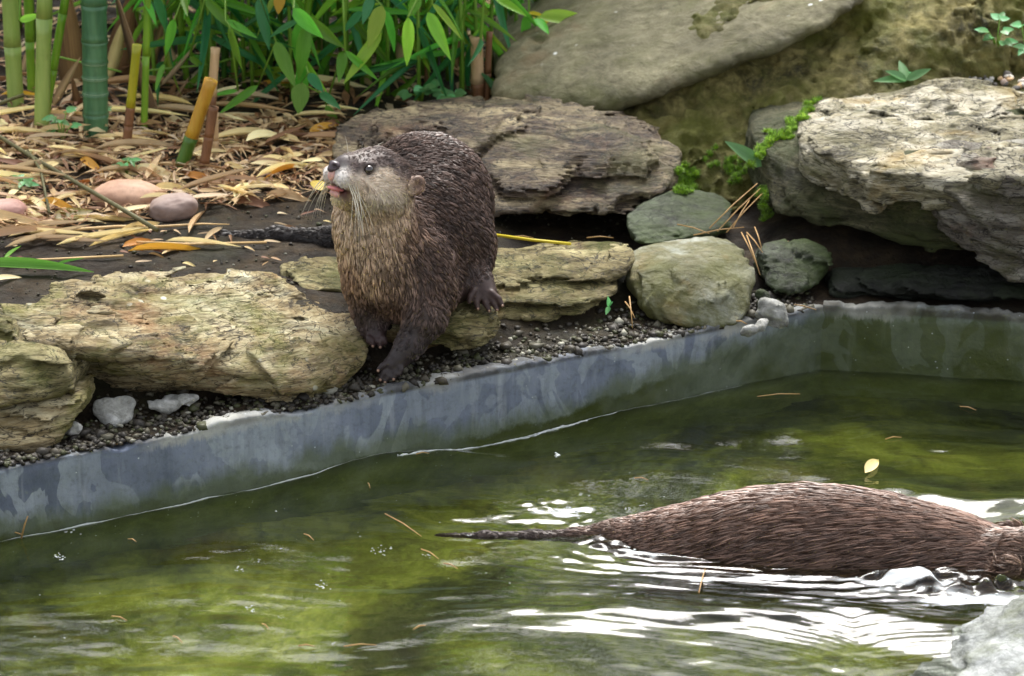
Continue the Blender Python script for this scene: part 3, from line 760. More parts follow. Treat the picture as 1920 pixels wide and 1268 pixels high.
# ------------------------------------------------------------------ otters
class Solid:
    """smooth union of tapered limbs and ellipsoids, meshed as one continuous surface"""
    def __init__(s, h): s.h = h; s.pr = []
    def cone(s, a, b, ra, rb, k=0.012): s.pr.append(('c', np.array(a, float), np.array(b, float), ra, rb, k)); return s
    def chain(s, pts, rad, k=0.012):
        for i in range(len(pts) - 1): s.cone(pts[i], pts[i + 1], rad[i], rad[i + 1], k)
        return s
    def ell(s, c, r, ax=None, k=0.01, cut=False):
        s.pr.append(('x' if cut else 'e', np.array(c, float), np.array(r, float), np.eye(3) if ax is None else np.array(ax, float), 0, k)); return s
    def mesh(s, noise=None):
        los, his = [], []
        for p in s.pr:
            if p[0] == 'c':
                los.append(np.minimum(p[1] - p[3], p[2] - p[4])); his.append(np.maximum(p[1] + p[3], p[2] + p[4]))
            elif p[0] == 'e':
                m = p[2].max(); los.append(p[1] - m); his.append(p[1] + m)
        lo, n, ax = axes_grid(np.min(los, 0) - 0.01, np.max(his, 0) + 0.01, s.h)
        S = np.full(tuple(n), 0.05, np.float32)
        for p in s.pr:
            k = p[5]; mg = k + 0.012
            if p[0] == 'c': b0, b1 = np.minimum(p[1] - p[3], p[2] - p[4]) - mg, np.maximum(p[1] + p[3], p[2] + p[4]) + mg
            else: b0, b1 = p[1] - p[2].max() - mg, p[1] + p[2].max() + mg
            i0 = np.maximum(0, np.floor((b0 - lo) / s.h).astype(int)); i1 = np.minimum(n, np.ceil((b1 - lo) / s.h).astype(int) + 1)
            sl = tuple(slice(a, b) for a, b in zip(i0, i1))
            X = ax[0][sl[0]][:, None, None]; Y = ax[1][sl[1]][None, :, None]; Z = ax[2][sl[2]][None, None, :]
            if p[0] == 'c':
                a, ba = p[1], p[2] - p[1]
                qx, qy, qz = X - a[0], Y - a[1], Z - a[2]
                t = np.clip((qx * ba[0] + qy * ba[1] + qz * ba[2]) / (ba @ ba + 1e-12), 0, 1)
                d = np.sqrt((qx - t * ba[0]) ** 2 + (qy - t * ba[1]) ** 2 + (qz - t * ba[2]) ** 2) - (p[3] + t * (p[4] - p[3]))
            else:
                c, r, A = p[1], p[2], p[3]
                l = [(X - c[0]) * A[i][0] + (Y - c[1]) * A[i][1] + (Z - c[2]) * A[i][2] for i in range(3)]
                k0 = np.sqrt(sum((l[i] / r[i]) ** 2 for i in range(3))); k1 = np.sqrt(sum((l[i] / r[i] ** 2) ** 2 for i in range(3))) + 1e-9
                d = k0 * (k0 - 1) / k1
            d = d.astype(np.float32); s0 = S[sl]
            if p[0] == 'x':
                hh = np.maximum(k - np.abs(s0 + d), 0) / k
                S[sl] = np.maximum(s0, -d) + hh * hh * k * 0.25
            else:
                hh = np.maximum(k - np.abs(s0 - d), 0) / k
                S[sl] = np.minimum(s0, d) - hh * hh * k * 0.25
        V, F = surf_nets(S, lo, s.h)
        for _ in range(2):                                # relax the grid pattern
            acc = np.zeros_like(V); cnt = np.zeros(len(V), np.float32)
            for q in range(4):
                np.add.at(acc, F[:, q], V[F[:, (q + 1) % 4]]); np.add.at(cnt, F[:, q], 1)
            V = 0.5 * V + 0.5 * acc / np.maximum(cnt, 1)[:, None]
        return V.astype(np.float32), F

def field(P, ctrl, sig):
    """gaussian blend of control rows (pos3, flow3, length, rgb3)"""
    C = np.array(ctrl, np.float32)
    out = np.zeros((len(P), 7), np.float32)
    for i in range(0, len(P), 20000):
        q = P[i:i + 20000]
        sg = C[None, :, 10] * sig
        d2 = ((q[:, None, :] - C[None, :, :3]) ** 2).sum(2) / (2 * sg * sg)
        d2 = d2 - d2.min(1)[:, None]
        w = np.exp(-d2); w /= w.sum(1)[:, None]
        out[i:i + 20000] = w @ C[:, 3:10]
    return out

def make_fur(name, V, F, ctrl, n, parent, mat, sig=0.016, clump=0.0045, lift=(0.15, 0.35), rad=0.00042, seed=1, pull=0.75, jit=0.26, gain=1.9, aniso=(1, 1, 0.6)):
    rg = np.random.default_rng(seed)
    N = vnormals(V, F)
    T = np.vstack([F[:, [0, 1, 2]], F[:, [0, 2, 3]]])
    a, b, c = V[T[:, 0]], V[T[:, 1]], V[T[:, 2]]
    ar = np.linalg.norm(np.cross(b - a, c - a), axis=1)
    def sample(m):
        ti = rg.choice(len(T), m, p=ar / ar.sum())
        u, v = rg.random(m), rg.random(m); s = u + v > 1; u[s], v[s] = 1 - u[s], 1 - v[s]
        P = a[ti] + u[:, None] * (b - a)[ti] + v[:, None] * (c - a)[ti]
        nn = N[T[ti, 0]] * (1 - u - v)[:, None] + N[T[ti, 1]] * u[:, None] + N[T[ti, 2]] * v[:, None]
        return P.astype(np.float32), nn / np.linalg.norm(nn, axis=1)[:, None]
    P, NN = sample(n)
    f = field(P, ctrl, sig)
    keep = f[:, 3] > 0.0022
    P, NN, f = P[keep], NN[keep], f[keep]; m = len(P)
    fl = f[:, :3] - (f[:, :3] * NN).sum(1)[:, None] * NN
    fl /= np.linalg.norm(fl, axis=1)[:, None] + 1e-9
    sd = np.cross(NN, fl)
    L = f[:, 3] * rg.uniform(0.65, 1.2, m)
    # clump centres
    area = ar.sum() / 2
    k = int(area / clump ** 2)
    CP, CN = sample(k)
    cf = field(CP, ctrl, sig)
    cfl = cf[:, :3] - (cf[:, :3] * CN).sum(1)[:, None] * CN; cfl /= np.linalg.norm(cfl, axis=1)[:, None] + 1e-9
    csd = np.cross(CN, cfl)
    ca = rg.normal(0, jit, k)[:, None]
    clift = rg.uniform(lift[0], lift[1], k)[:, None]
    cL = cf[:, 3] * rg.uniform(0.7, 1.25, k)
    cdir = (cfl * np.cos(ca) + csd * np.sin(ca))
    ctip = CP + cL[:, None] * (cdir * np.cos(clift) + CN * np.sin(clift))
    cbr = rg.uniform(0.42, 1.42, k)
    kd = KDTree(k)
    an_ = np.array(aniso, np.float32)
    for i in range(k): kd.insert(CP[i] * an_, i)
    kd.balance()
    ci = np.array([kd.find(p)[1] for p in P * an_])
    lf = rg.uniform(lift[0], lift[1], m)[:, None]
    tip = P + L[:, None] * (fl * np.cos(lf) + NN * np.sin(lf))
    pl = pull * rg.uniform(0.75, 1.1, m)[:, None]
    pl = np.clip(pl, 0, 0.95)
    tip = tip * (1 - pl) + ctip[ci] * pl + rg.normal(0, 0.0006, (m, 3))
    mid1 = P + 0.33 * (tip - P) + NN * (0.10 * L)[:, None] + fl * (0.04 * L)[:, None]
    mid2 = P + 0.68 * (tip - P) + NN * (0.08 * L)[:, None]
    rings = [P - NN * 0.0008, mid1, mid2]
    w = rad * rg.uniform(0.7, 1.35, m)[:, None]
    ang = [0.5 * np.pi, 0.5 * np.pi + 2 * np.pi / 3, 0.5 * np.pi + 4 * np.pi / 3]
    VV = np.zeros((m, 10, 3), np.float32)
    for r, (R, s) in enumerate(zip(rings, (1.0, 1.05, 0.7))):
        for q, an in enumerate(ang):
            VV[:, r * 3 + q] = R + w * s * (np.cos(an) * sd + np.sin(an) * NN)
    VV[:, 9] = tip
    tri = []
    for r in range(2):
        for q in range(3):
            A, B = r * 3 + q, r * 3 + (q + 1) % 3
            tri += [(A, B, B + 3), (A, B + 3, A + 3)]
    tri += [(6, 7, 9), (7, 8, 9), (8, 6, 9)]
    FF = (np.array(tri, np.int64)[None] + (np.arange(m) * 10)[:, None, None]).reshape(-1, 3)
    col = gain * f[:, 4:7] * cbr[ci][:, None] * rg.uniform(0.82, 1.18, m)[:, None]
    gy = col.mean(1)[:, None]; col = np.maximum(gy + (col - gy) * 0.78, 0.001); col = col * np.array([1.0, 0.955, 0.93]); col *= np.minimum(1, 0.8 / col.max(1))[:, None]
    CC = np.repeat(col[:, None, :], 10, 1).reshape(-1, 3)
    return mesh_obj(name, VV.reshape(-1, 3), FF, mat, parent, None, True, CC)

def fur_mat(name, rough=0.42, spec=0.5, coat=0.0):
    t = NT(name)
    t.set(Base_Color=t.attr('Col'), Roughness=rough, Specular_IOR_Level=spec)
    return t.m
FUR = fur_mat('wet_fur', 0.46, 0.45)
FURW = fur_mat('wet_fur_locks', 0.36, 0.5)
def skin_mat():
    t = NT('otter_skin')
    c = t.coords()
    base_ = t.mix(t.ramp(t.noise(c, 160, 5, 0.7), [(0.4, 0.0), (0.7, 0.45)]), t.attr('Col'), lin(26, 20, 18))
    t.set(Base_Color=base_, Roughness=0.46, Specular_IOR_Level=0.35)
    b = t.bump(t.noise(c, 380, 4, 0.7), 0.35, 0.0012)
    return t.m
SKIN = skin_mat()
def simple_mat(name, col, rough=0.5, spec=0.5, var=0.25, sc=40, sss=0.0, coat=0.0):
    t = NT(name); c = t.coords()
    base_ = t.mix(t.ramp(t.noise(c, sc, 5, 0.65), [(0.3, 0.0), (0.75, 1.0)]), tuple(x * (1 + var) for x in col), tuple(x * (1 - var) for x in col))
    t.set(Base_Color=base_, Roughness=rough, Specular_IOR_Level=spec)
    if sss:
        t.b.inputs['Subsurface Weight'].default_value = sss; t.b.inputs['Subsurface Scale'].default_value = 0.003
    if coat: t.b.inputs['Coat Weight'].default_value = coat; t.b.inputs['Coat Roughness'].default_value = 0.05
    return t.m
M_EYE = simple_mat('eye_dark', lin(34, 22, 16), 0.08, 0.6, 0.3, 200, coat=1.0)
M_NOSE = simple_mat('nose_grey', lin(74, 62, 66), 0.3, 0.5, 0.25, 300)
M_PINK = simple_mat('tongue_pink', lin(228, 150, 150), 0.3, 0.5, 0.12, 200, sss=0.4)
M_LIP = simple_mat('lip_pink', lin(214, 168, 156), 0.4, 0.5, 0.2, 300, sss=0.3)
M_WHISK = simple_mat('whisker_white', lin(214, 208, 190), 0.35, 0.5, 0.1)
M_CLAW = simple_mat('claw_horn', lin(150, 120, 100), 0.35, 0.5, 0.2)

def arr(v): return np.array(v[:], float)
def ctrl_rows(rows):
    out = []
    for (p, fl, ln, c, *k) in rows:
        fl = Vector(fl).normalized()
        out.append((*p, *fl, ln, *lin(*c), k[0] if k else 1.0))
    return out
def D(dx, dy, dY=0.0):            # flow given as it shows from the pool side: right, down, away
    return Vector((dx, dY, -dy))

CREAM, TAN, BROWN, DBROWN, GREYB = (244, 230, 208), (168, 138, 104), (112, 86, 66), (86, 66, 54), (92, 78, 72)
BARE = (66, 57, 56)

def head_frame(C0, psi, phi, roll=0.0):
    f = Vector((-math.cos(psi) * math.cos(phi), -math.sin(psi) * math.cos(phi), math.sin(phi)))
    l = Vector((0, 0, 1)).cross(f).normalized(); u = f.cross(l)
    if roll:
        q = Quaternion(f, roll); l = q @ l; u = q @ u
    return f, l, u, (lambda a, b, c: C0 + f * a + l * b + u * c)

def add_head(S, hp, A, mouth=True):
    S.ell(hp(-.010, 0, .003), (.046, .038, .031), A, 0.014)
    S.cone(hp(.0, 0, .012), hp(.046, 0, .009), .025, .013, 0.012)
    S.ell(hp(.036, 0, -.002), (.024, .024, .018), A, 0.010)
    for s in (-1, 1):
        S.ell(hp(.049, s * .0115, -.006), (.0145, .0135, .0115), A, 0.006)
        S.ell(hp(.008, s * .021, -.012), (.032, .022, .022), A, 0.014)
        S.ell(hp(.028, s * .0195, .0145), (.011, .008, .0075), A, 0.006)
        ear = hp(-.031, s * .0455, .007)
        S.ell(ear, (.0115, .0075, .0125), A, 0.003)
        S.ell(ear + (hp(.006, s * .006, .001) - hp(0, 0, 0)), (.0075, .0042, .008), A, 0.002, cut=True)
    S.cone(hp(.0, 0, -.024), hp(.042, 0, -.0305), .024, .0100, 0.008)
    if mouth:
        S.ell(hp(.060, 0, -.0200), (.020, .0135, .0055), A, 0.002, cut=True)
    for s in (-1, 1):
        S.ell(hp(.0305, s * .0262, .0115), (.0058, .0058, .0058), A, 0.002, cut=True)

def head_parts(root, hp, A, f, l, u, tongue=True):
    for s in (-1, 1):
        bm = bmesh.new(); bmesh.ops.create_uvsphere(bm, u_segments=24, v_segments=16, radius=0.0058)
        e = bm_obj('eye', bm, M_EYE, root); e.location = hp(.0300, s * .0250, .0115) - root.location
    N = Solid(0.0009)
    N.ell(hp(.0625, 0, .0065), (.0065, .0090, .0058), A, 0.002).ell(hp(.066, 0, .001), (.004, .005, .004), A, 0.003)
    for s in (-1, 1):
        N.ell(hp(.0672, s * .0058, .0055), (.0045, .0026, .0022), A, 0.0015, cut=True)
    V, F = N.mesh(); o = mesh_obj('nose', V, F, M_NOSE, root, root.location); o.location = (0, 0, 0)
    if tongue:
        N = Solid(0.0009)
        N.ell(hp(.0515, 0.0005, -.0205), (.0125, .0072, .0030), A, 0.002)
        V, F = N.mesh(); o = mesh_obj('tongue', V, F, M_PINK, root, root.location); o.location = (0, 0, 0)
        N = Solid(0.0009)
        N.cone(hp(.0505, -.0045, -.0268), hp(.0505, .0045, -.0268), .0038, .0038, 0.002).ell(hp(.0515, 0, -.0258), (.0045, .007, .0030), A, 0.002)
        V, F = N.mesh(); o = mesh_obj('lower_lip', V, F, M_LIP, root, root.location); o.location = (0, 0, 0)
        N = Solid(0.0009)
        N.ell(hp(.0625, 0, -.0052), (.0042, .0055, .0072), A, 0.002)
        V, F = N.mesh(); o = mesh_obj('upper_lip', V, F, M_LIP, root, root.location); o.location = (0, 0, 0)

def whisker(root, p0, p1, p2, r=0.00042):
    ts = np.linspace(0, 1, 9)
    P = [(1 - t) ** 2 * p0 + 2 * t * (1 - t) * p1 + t * t * p2 - root.location for t in ts]
    V, F = tube_np(P, r * (1 - 0.85 * ts), 5)
    return poly_obj('whisker', V, F, M_WHISK, root)

def standing_otter():
    C0 = PY(699, 335, 3.07)
    f, l, u, hp = head_frame(C0, math.radians(40), math.radians(20))
    A = [arr(f), arr(l), arr(u)]
    S = Solid(0.0018)
    # trunk
    S.chain([arr(PY(*p)) for p in ((698, 372, 3.095), (708, 430, 3.11), (738, 510, 3.125))], (.037, .046, .055), 0.025)
    S.chain([arr(PY(*p)) for p in ((742, 478, 3.15), (775, 425, 3.21), (806, 385, 3.27))], (.064, .072, .079), 0.03)
    S.ell(arr(PY(792, 352, 3.29)), (.072, .085, .066), None, 0.03)
    S.ell(arr(PY(862, 452, 3.225)), (.042, .062, .060), None, 0.014)
    S.ell(arr(PY(704, 508, 3.10)), (.030, .034, .044), None, 0.018)
    S.ell(arr(PY(794, 520, 3.115)), (.036, .038, .052), None, 0.022)
    S.ell(arr(PY(775, 545, 3.17)), (.06, .07, .028), None, 0.03)
    S.ell(arr(PY(842, 510, 3.2)), (.032, .055, .036), None, 0.02)
    # near fore leg
    S.chain([arr(PY(*p)) for p in ((796, 545, 3.10), (798, 596, 3.075), (768, 648, 3.06), (748, 672, 3.052))], (.034, .0235, .0155, .0138), 0.012)
    S.ell(arr(PY(737, 682, 3.05)), (.013, .012, .009), None, 0.004)
    for a, b, c in (((729, 678), (717, 686), (709, 694)), ((730, 686), (720, 699), (713, 711)), ((737, 690), (729, 705), (722, 716)), ((744, 688), (742, 700), (738, 710)), ((749, 682), (752, 692), (749, 702))):
        S.chain([arr(PY(*a, 3.045)), arr(PY(*b, 3.038)), arr(PY(*c, 3.036))], (.0042, .0036, .0031), 0.0016)
    # far fore leg
    S.chain([arr(PY(*p)) for p in ((692, 540, 3.115), (692, 580, 3.11), (697, 608, 3.105), (702, 622, 3.10))], (.029, .019, .0145, .0138), 0.012)
    S.ell(arr(PY(704, 626, 3.095)), (.013, .011, .0085), None, 0.004)
    for a, b, c in (((695, 628), (691, 634), (690, 641)), ((700, 631), (698, 639), (699, 648)), ((708, 631), (711, 640), (713, 650)), ((714, 628), (720, 635), (723, 643))):
        S.chain([arr(PY(*a, 3.09)), arr(PY(*b, 3.082)), arr(PY(*c, 3.08))], (.0042, .0037, .0033), 0.0016)
    # hind leg and foot
    S.chain([arr(PY(*p)) for p in ((866, 475, 3.22), (884, 518, 3.185), (900, 538, 3.17), (912, 552, 3.16))], (.042, .021, .0165, .0135), 0.012)
    S.ell(arr(PY(907, 548, 3.16)), (.015, .012, .0085), None, 0.004)
    for a, b, c in (((889, 545), (882, 556), (880, 566)), ((897, 555), (893, 566), (896, 578)), ((907, 558), (911, 570), (917, 582)), ((918, 556), (926, 569), (932, 580)), ((922, 549), (935, 560), (941, 572))):
        S.chain([arr(PY(*a, 3.15)), arr(PY(*b, 3.145)), arr(PY(*c, 3.142))], (.0045, .0039, .0034), 0.0016)
    # tail along the ledge
    S.chain([arr(PY(*p)) for p in ((800, 420, 3.34), (720, 452, 3.40), (620, 452, 3.42), (520, 446, 3.44), (420, 448, 3.45), (325, 455, 3.455))], (.038, .024, .0165, .0125, .008, .0032), 0.012)
    add_head(S, hp, A)
    S.cone(arr(hp(-.016, 0, -.015)), arr(PY(704, 400, 3.10)), .033, .041, 0.02)
    V, F = S.mesh()

    rows = []
    def c(px, py, Y, fl, ln, col): rows.append((PY(px, py, Y), fl, ln, col))
    def hc(a, b, cc, fl, ln, col): rows.append((hp(a, b, cc), fl, ln, col, 0.45))
    for s in (-1, 1):
        bk = -f * 1.0; out = l * s
        hc(.060, s * .010, .000, bk * .2 + out * .5 - u, .003, (240, 234, 226))
        hc(.058, s * .014, -.010, bk * .3 + out * .5 - u, .0045, (244, 238, 230))
        hc(.046, s * .022, -.006, bk + out * .2 - u * .8, .005, (214, 198, 176))
        hc(.046, s * .022, .006, bk + out * .1 - u * .1, .003, (104, 90, 88))
        hc(.034, s * .030, -.008, bk - u * .6, .008, (196, 176, 148))
        hc(.030, s * .032, .002, bk - u * .2, .006, (226, 208, 184))
        hc(.018, s * .038, .006, bk - u * .15, .007, (240, 224, 200)); hc(-.012, s * .047, .002, bk - u * .25, .011, (230, 210, 184)); hc(.04, s * .028, -.002, bk - u * .4, .006, (214, 198, 176))
        hc(.005, s * .044, .004, bk - u * .2, .010, (234, 216, 190))
        hc(.005, s * .046, -.012, bk * .8 - u * .7, .013, CREAM)
        hc(-.015, s * .048, -.016, bk * .8 - u * .7, .014, CREAM)
        hc(.022, s * .036, -.020, bk * .5 - u, .012, CREAM)
        hc(.035, s * .024, -.026, bk * .4 - u, .008, (204, 184, 150))
        hc(-.008, s * .044, .014, bk - u * .1, .006, (108, 92, 84))
        hc(-.030, s * .043, .012, bk - u * .3, .004, (88, 74, 68))
        hc(-.028, s * .050, .007, bk, .0015, (150, 122, 102)); hc(-.034, s * .051, .015, bk, .0028, (136, 108, 90)); hc(-.040, s * .047, .005, bk, .0028, (140, 112, 94))
        hc(-.044, s * .034, .008, bk - u * .5, .009, (96, 78, 68))
        hc(.022, s * .018, .022, bk, .0035, GREYB)
        hc(.030, s * .026, .012, bk, .0018, (60, 50, 50))
        hc(.042, s * .012, .018, bk, .0025, GREYB)
        hc(.0, s * .022, .033, bk, .0055, GREYB)
        hc(-.03, s * .020, .032, bk, .008, (84, 68, 60))
        hc(.058, s * .004, .010, bk, .0018, (70, 60, 62))
    hc(.040, 0, -.0195, -u, 0, (70, 26, 26)); hc(.046, .010, -.0195, -u, 0, (80, 34, 34)); hc(.046, -.010, -.0195, -u, 0, (80, 34, 34))
    hc(.052, 0, -.036, -u - f * .3, .005, (206, 190, 150)); hc(.035, 0, -.040, -u - f * .6, .008, (170, 150, 110))
    hc(.010, 0, -.048, -u - f * .4, .011, (168, 146, 106))
    # throat, chest
    c(650, 420, 3.07, D(-.05, 1), .014, (196, 174, 146)); c(690, 430, 3.06, D(.05, 1), .014, (196, 174, 146)); c(730, 420, 3.06, D(.25, 1), .016, (212, 188, 160))
    c(632, 450, 3.09, D(-.05, 1), .013, (170, 146, 114)); c(665, 470, 3.05, D(0, 1), .016, (188, 164, 136)); c(720, 470, 3.05, D(.1, 1), .017, (194, 168, 140)); c(762, 440, 3.08, D(.5, 1), .014, (128, 102, 82))
    c(775, 400, 3.12, D(.7, .9, .2), .012, (86, 68, 58))
    c(645, 520, 3.08, D(0, 1), .016, (132, 104, 78)); c(690, 530, 3.05, D(0, 1), .018, (156, 130, 100)); c(738, 530, 3.06, D(.15, 1), .016, (130, 106, 84)); c(795, 495, 3.09, D(.55, .9), .014, (86, 67, 56))
    c(660, 570, 3.09, D(.1, 1), .014, (110, 86, 68)); c(720, 580, 3.08, D(.1, 1), .015, (116, 90, 70)); c(780, 570, 3.07, D(.15, 1), .014, (94, 73, 60)); c(845, 550, 3.12, D(.7, .8), .013, (84, 66, 55))
    # back and flank
    B1 = (80, 63, 54)
    c(740, 290, 3.30, D(.5, .2, -.3), .012, B1); c(790, 258, 3.30, D(.9, .25), .012, B1); c(850, 285, 3.28, D(.8, .7), .012, B1); c(880, 330, 3.26, D(.6, .9), .012, B1)
    c(800, 320, 3.22, D(.6, .8), .012, (76, 60, 52)); c(830, 380, 3.19, D(.7, .75), .013, (78, 61, 52)); c(780, 350, 3.2, D(.7, .7), .012, B1)
    c(915, 400, 3.26, D(.5, 1), .013, B1); c(870, 430, 3.17, D(.7, .7), .014, B1); c(915, 470, 3.24, D(.4, 1), .014, (90, 70, 58)); c(880, 500, 3.16, D(.5, .9), .013, (90, 70, 58))
    c(820, 440, 3.14, D(.7, .8), .013, (80, 62, 53)); c(790, 330, 3.37, D(.3, 1, .5), .012, B1); c(880, 400, 3.34, D(.3, 1, .3), .012, B1); c(760, 420, 3.33, D(-.3, 1, .3), .012, B1); c(720, 480, 3.2, D(-.3, 1, .3), .013, B1)
    c(780, 600, 3.16, D(.1, 1), .010, B1); c(840, 575, 3.2, D(.3, .9), .010, B1)
    # limbs
    c(800, 590, 3.05, D(-.05, 1), .010, (92, 74, 64)); c(785, 625, 3.05, D(-.4, 1), .006, (72, 61, 58)); c(765, 650, 3.045, D(-.6, 1), .0035, BARE); c(735, 682, 3.04, D(-.6, 1), 0, BARE); c(715, 705, 3.036, D(-.6, 1), 0, BARE); c(747, 700, 3.036, D(-.6, 1), 0, BARE)
    c(683, 585, 3.09, D(.2, 1), .005, (72, 60, 54)); c(698, 612, 3.09, D(.2, 1), .003, BARE); c(705, 640, 3.08, D(.2, 1), 0, (84, 62, 60))
    c(886, 520, 3.17, D(.5, 1), .004, (72, 60, 56)); c(905, 545, 3.15, D(.5, 1), 0, (78, 62, 58)); c(915, 570, 3.14, D(.5, 1), 0, (92, 72, 66)); c(935, 565, 3.14, D(.5, 1), 0, (92, 72, 66)); c(890, 565, 3.14, D(.5, 1), 0, (92, 72, 66))
    # tail
    for px, py, Y in ((720, 450, 3.39), (640, 446, 3.41), (560, 444, 3.43), (480, 444, 3.445), (400, 447, 3.45), (330, 453, 3.455)):
        c(px, py, Y, D(-1, .05), .007, (42, 36, 33))
    ct = ctrl_rows(rows)

    base_loc = PY(760, 640, 3.12); base_loc.z = 0.09
    root = empty('otter', base_loc)
    tag(root, 'wet brown otter with cream throat standing on the rocks, mouth open and tongue showing', 'otter', 'otters at the pool')
    org = arr(base_loc)
    colr = field(V, ct, 0.014)[:, 4:7] * np.where(np.linalg.norm(V - arr(C0), axis=1) < 0.085, 1.0, 0.72)[:, None]
    bo = mesh_obj('body', V, F, SKIN, root, org, True, colr); bo.location = (0, 0, 0)
    ctl = [tuple(np.array(r[:3]) - org) + tuple(r[3:]) for r in ct]
    ctl = [r[:6] + (r[6] * (.84 if r[6] > .009 else 1.0),) + r[7:] for r in ctl]
    lk = [r[:6] + (r[6] * 1.2 if r[6] > .0085 else 0.0,) + r[7:] for r in ctl]
    fo = make_fur('fur', V - org.astype(np.float32), F, ctl, 66000, root, FUR, sig=0.013, clump=0.0062, lift=(0.07, 0.26), rad=0.00046, seed=4, pull=0.82, gain=1.6)
    make_fur('fur_locks', V - org.astype(np.float32), F, lk, 5200, root, FURW, sig=0.013, clump=0.008, lift=(0.08, 0.25), rad=0.0011, seed=14, pull=0.3, gain=1.9)
    tag(fo, 'wet spiky fur, cream on cheeks and throat, dark brown on the back')
    head_parts(root, hp, A, f, l, u)
    R = random.Random(5)
    for s in (1, -1):
        for i in range(13):
            a, cz = R.uniform(.040, .056), R.uniform(-.014, -.002)
            p0 = hp(a, s * (.021 if a < .05 else .017), cz)
            ln = R.uniform(.045, .072)
            d = (l * s * R.uniform(.45, .8) - u * R.uniform(.6, 1.2) - f * R.uniform(-.15, .45)).normalized()
            whisker(root, p0, p0 + d * ln * .5 + l * s * .006, p0 + d * ln + Vector((0, 0, -.014)))
    for s in (1, -1):
        whisker(root, hp(.036, s * .012, .020), hp(.040, s * .014, .034), hp(.044, s * .018, .042), 0.0004)
    whisker(root, hp(-.004, -.02, .03), hp(-.01, -.02, .04), hp(-.020, -.022, .044), 0.0004)
    # blunt claws
    for (x, y, Y) in ((709, 695, 3.034), (713, 712, 3.034), (722, 717, 3.034), (738, 711, 3.034), (917, 583, 3.14), (932, 581, 3.14), (942, 573, 3.14), (896, 579, 3.14), (699, 649, 3.078), (713, 651, 3.078)):
        bm = bmesh.new(); bmesh.ops.create_icosphere(bm, subdivisions=2, radius=1)
        for v in bm.verts: v.co = Vector((v.co.x * .0019, v.co.y * .0026, v.co.z * .0024 * (1.0 if v.co.z < 0 else 0.7)))
        o = bm_obj('claw', bm, M_CLAW, root); o.location = PY(x, y, Y) - root.location
    return root
standing_otter()

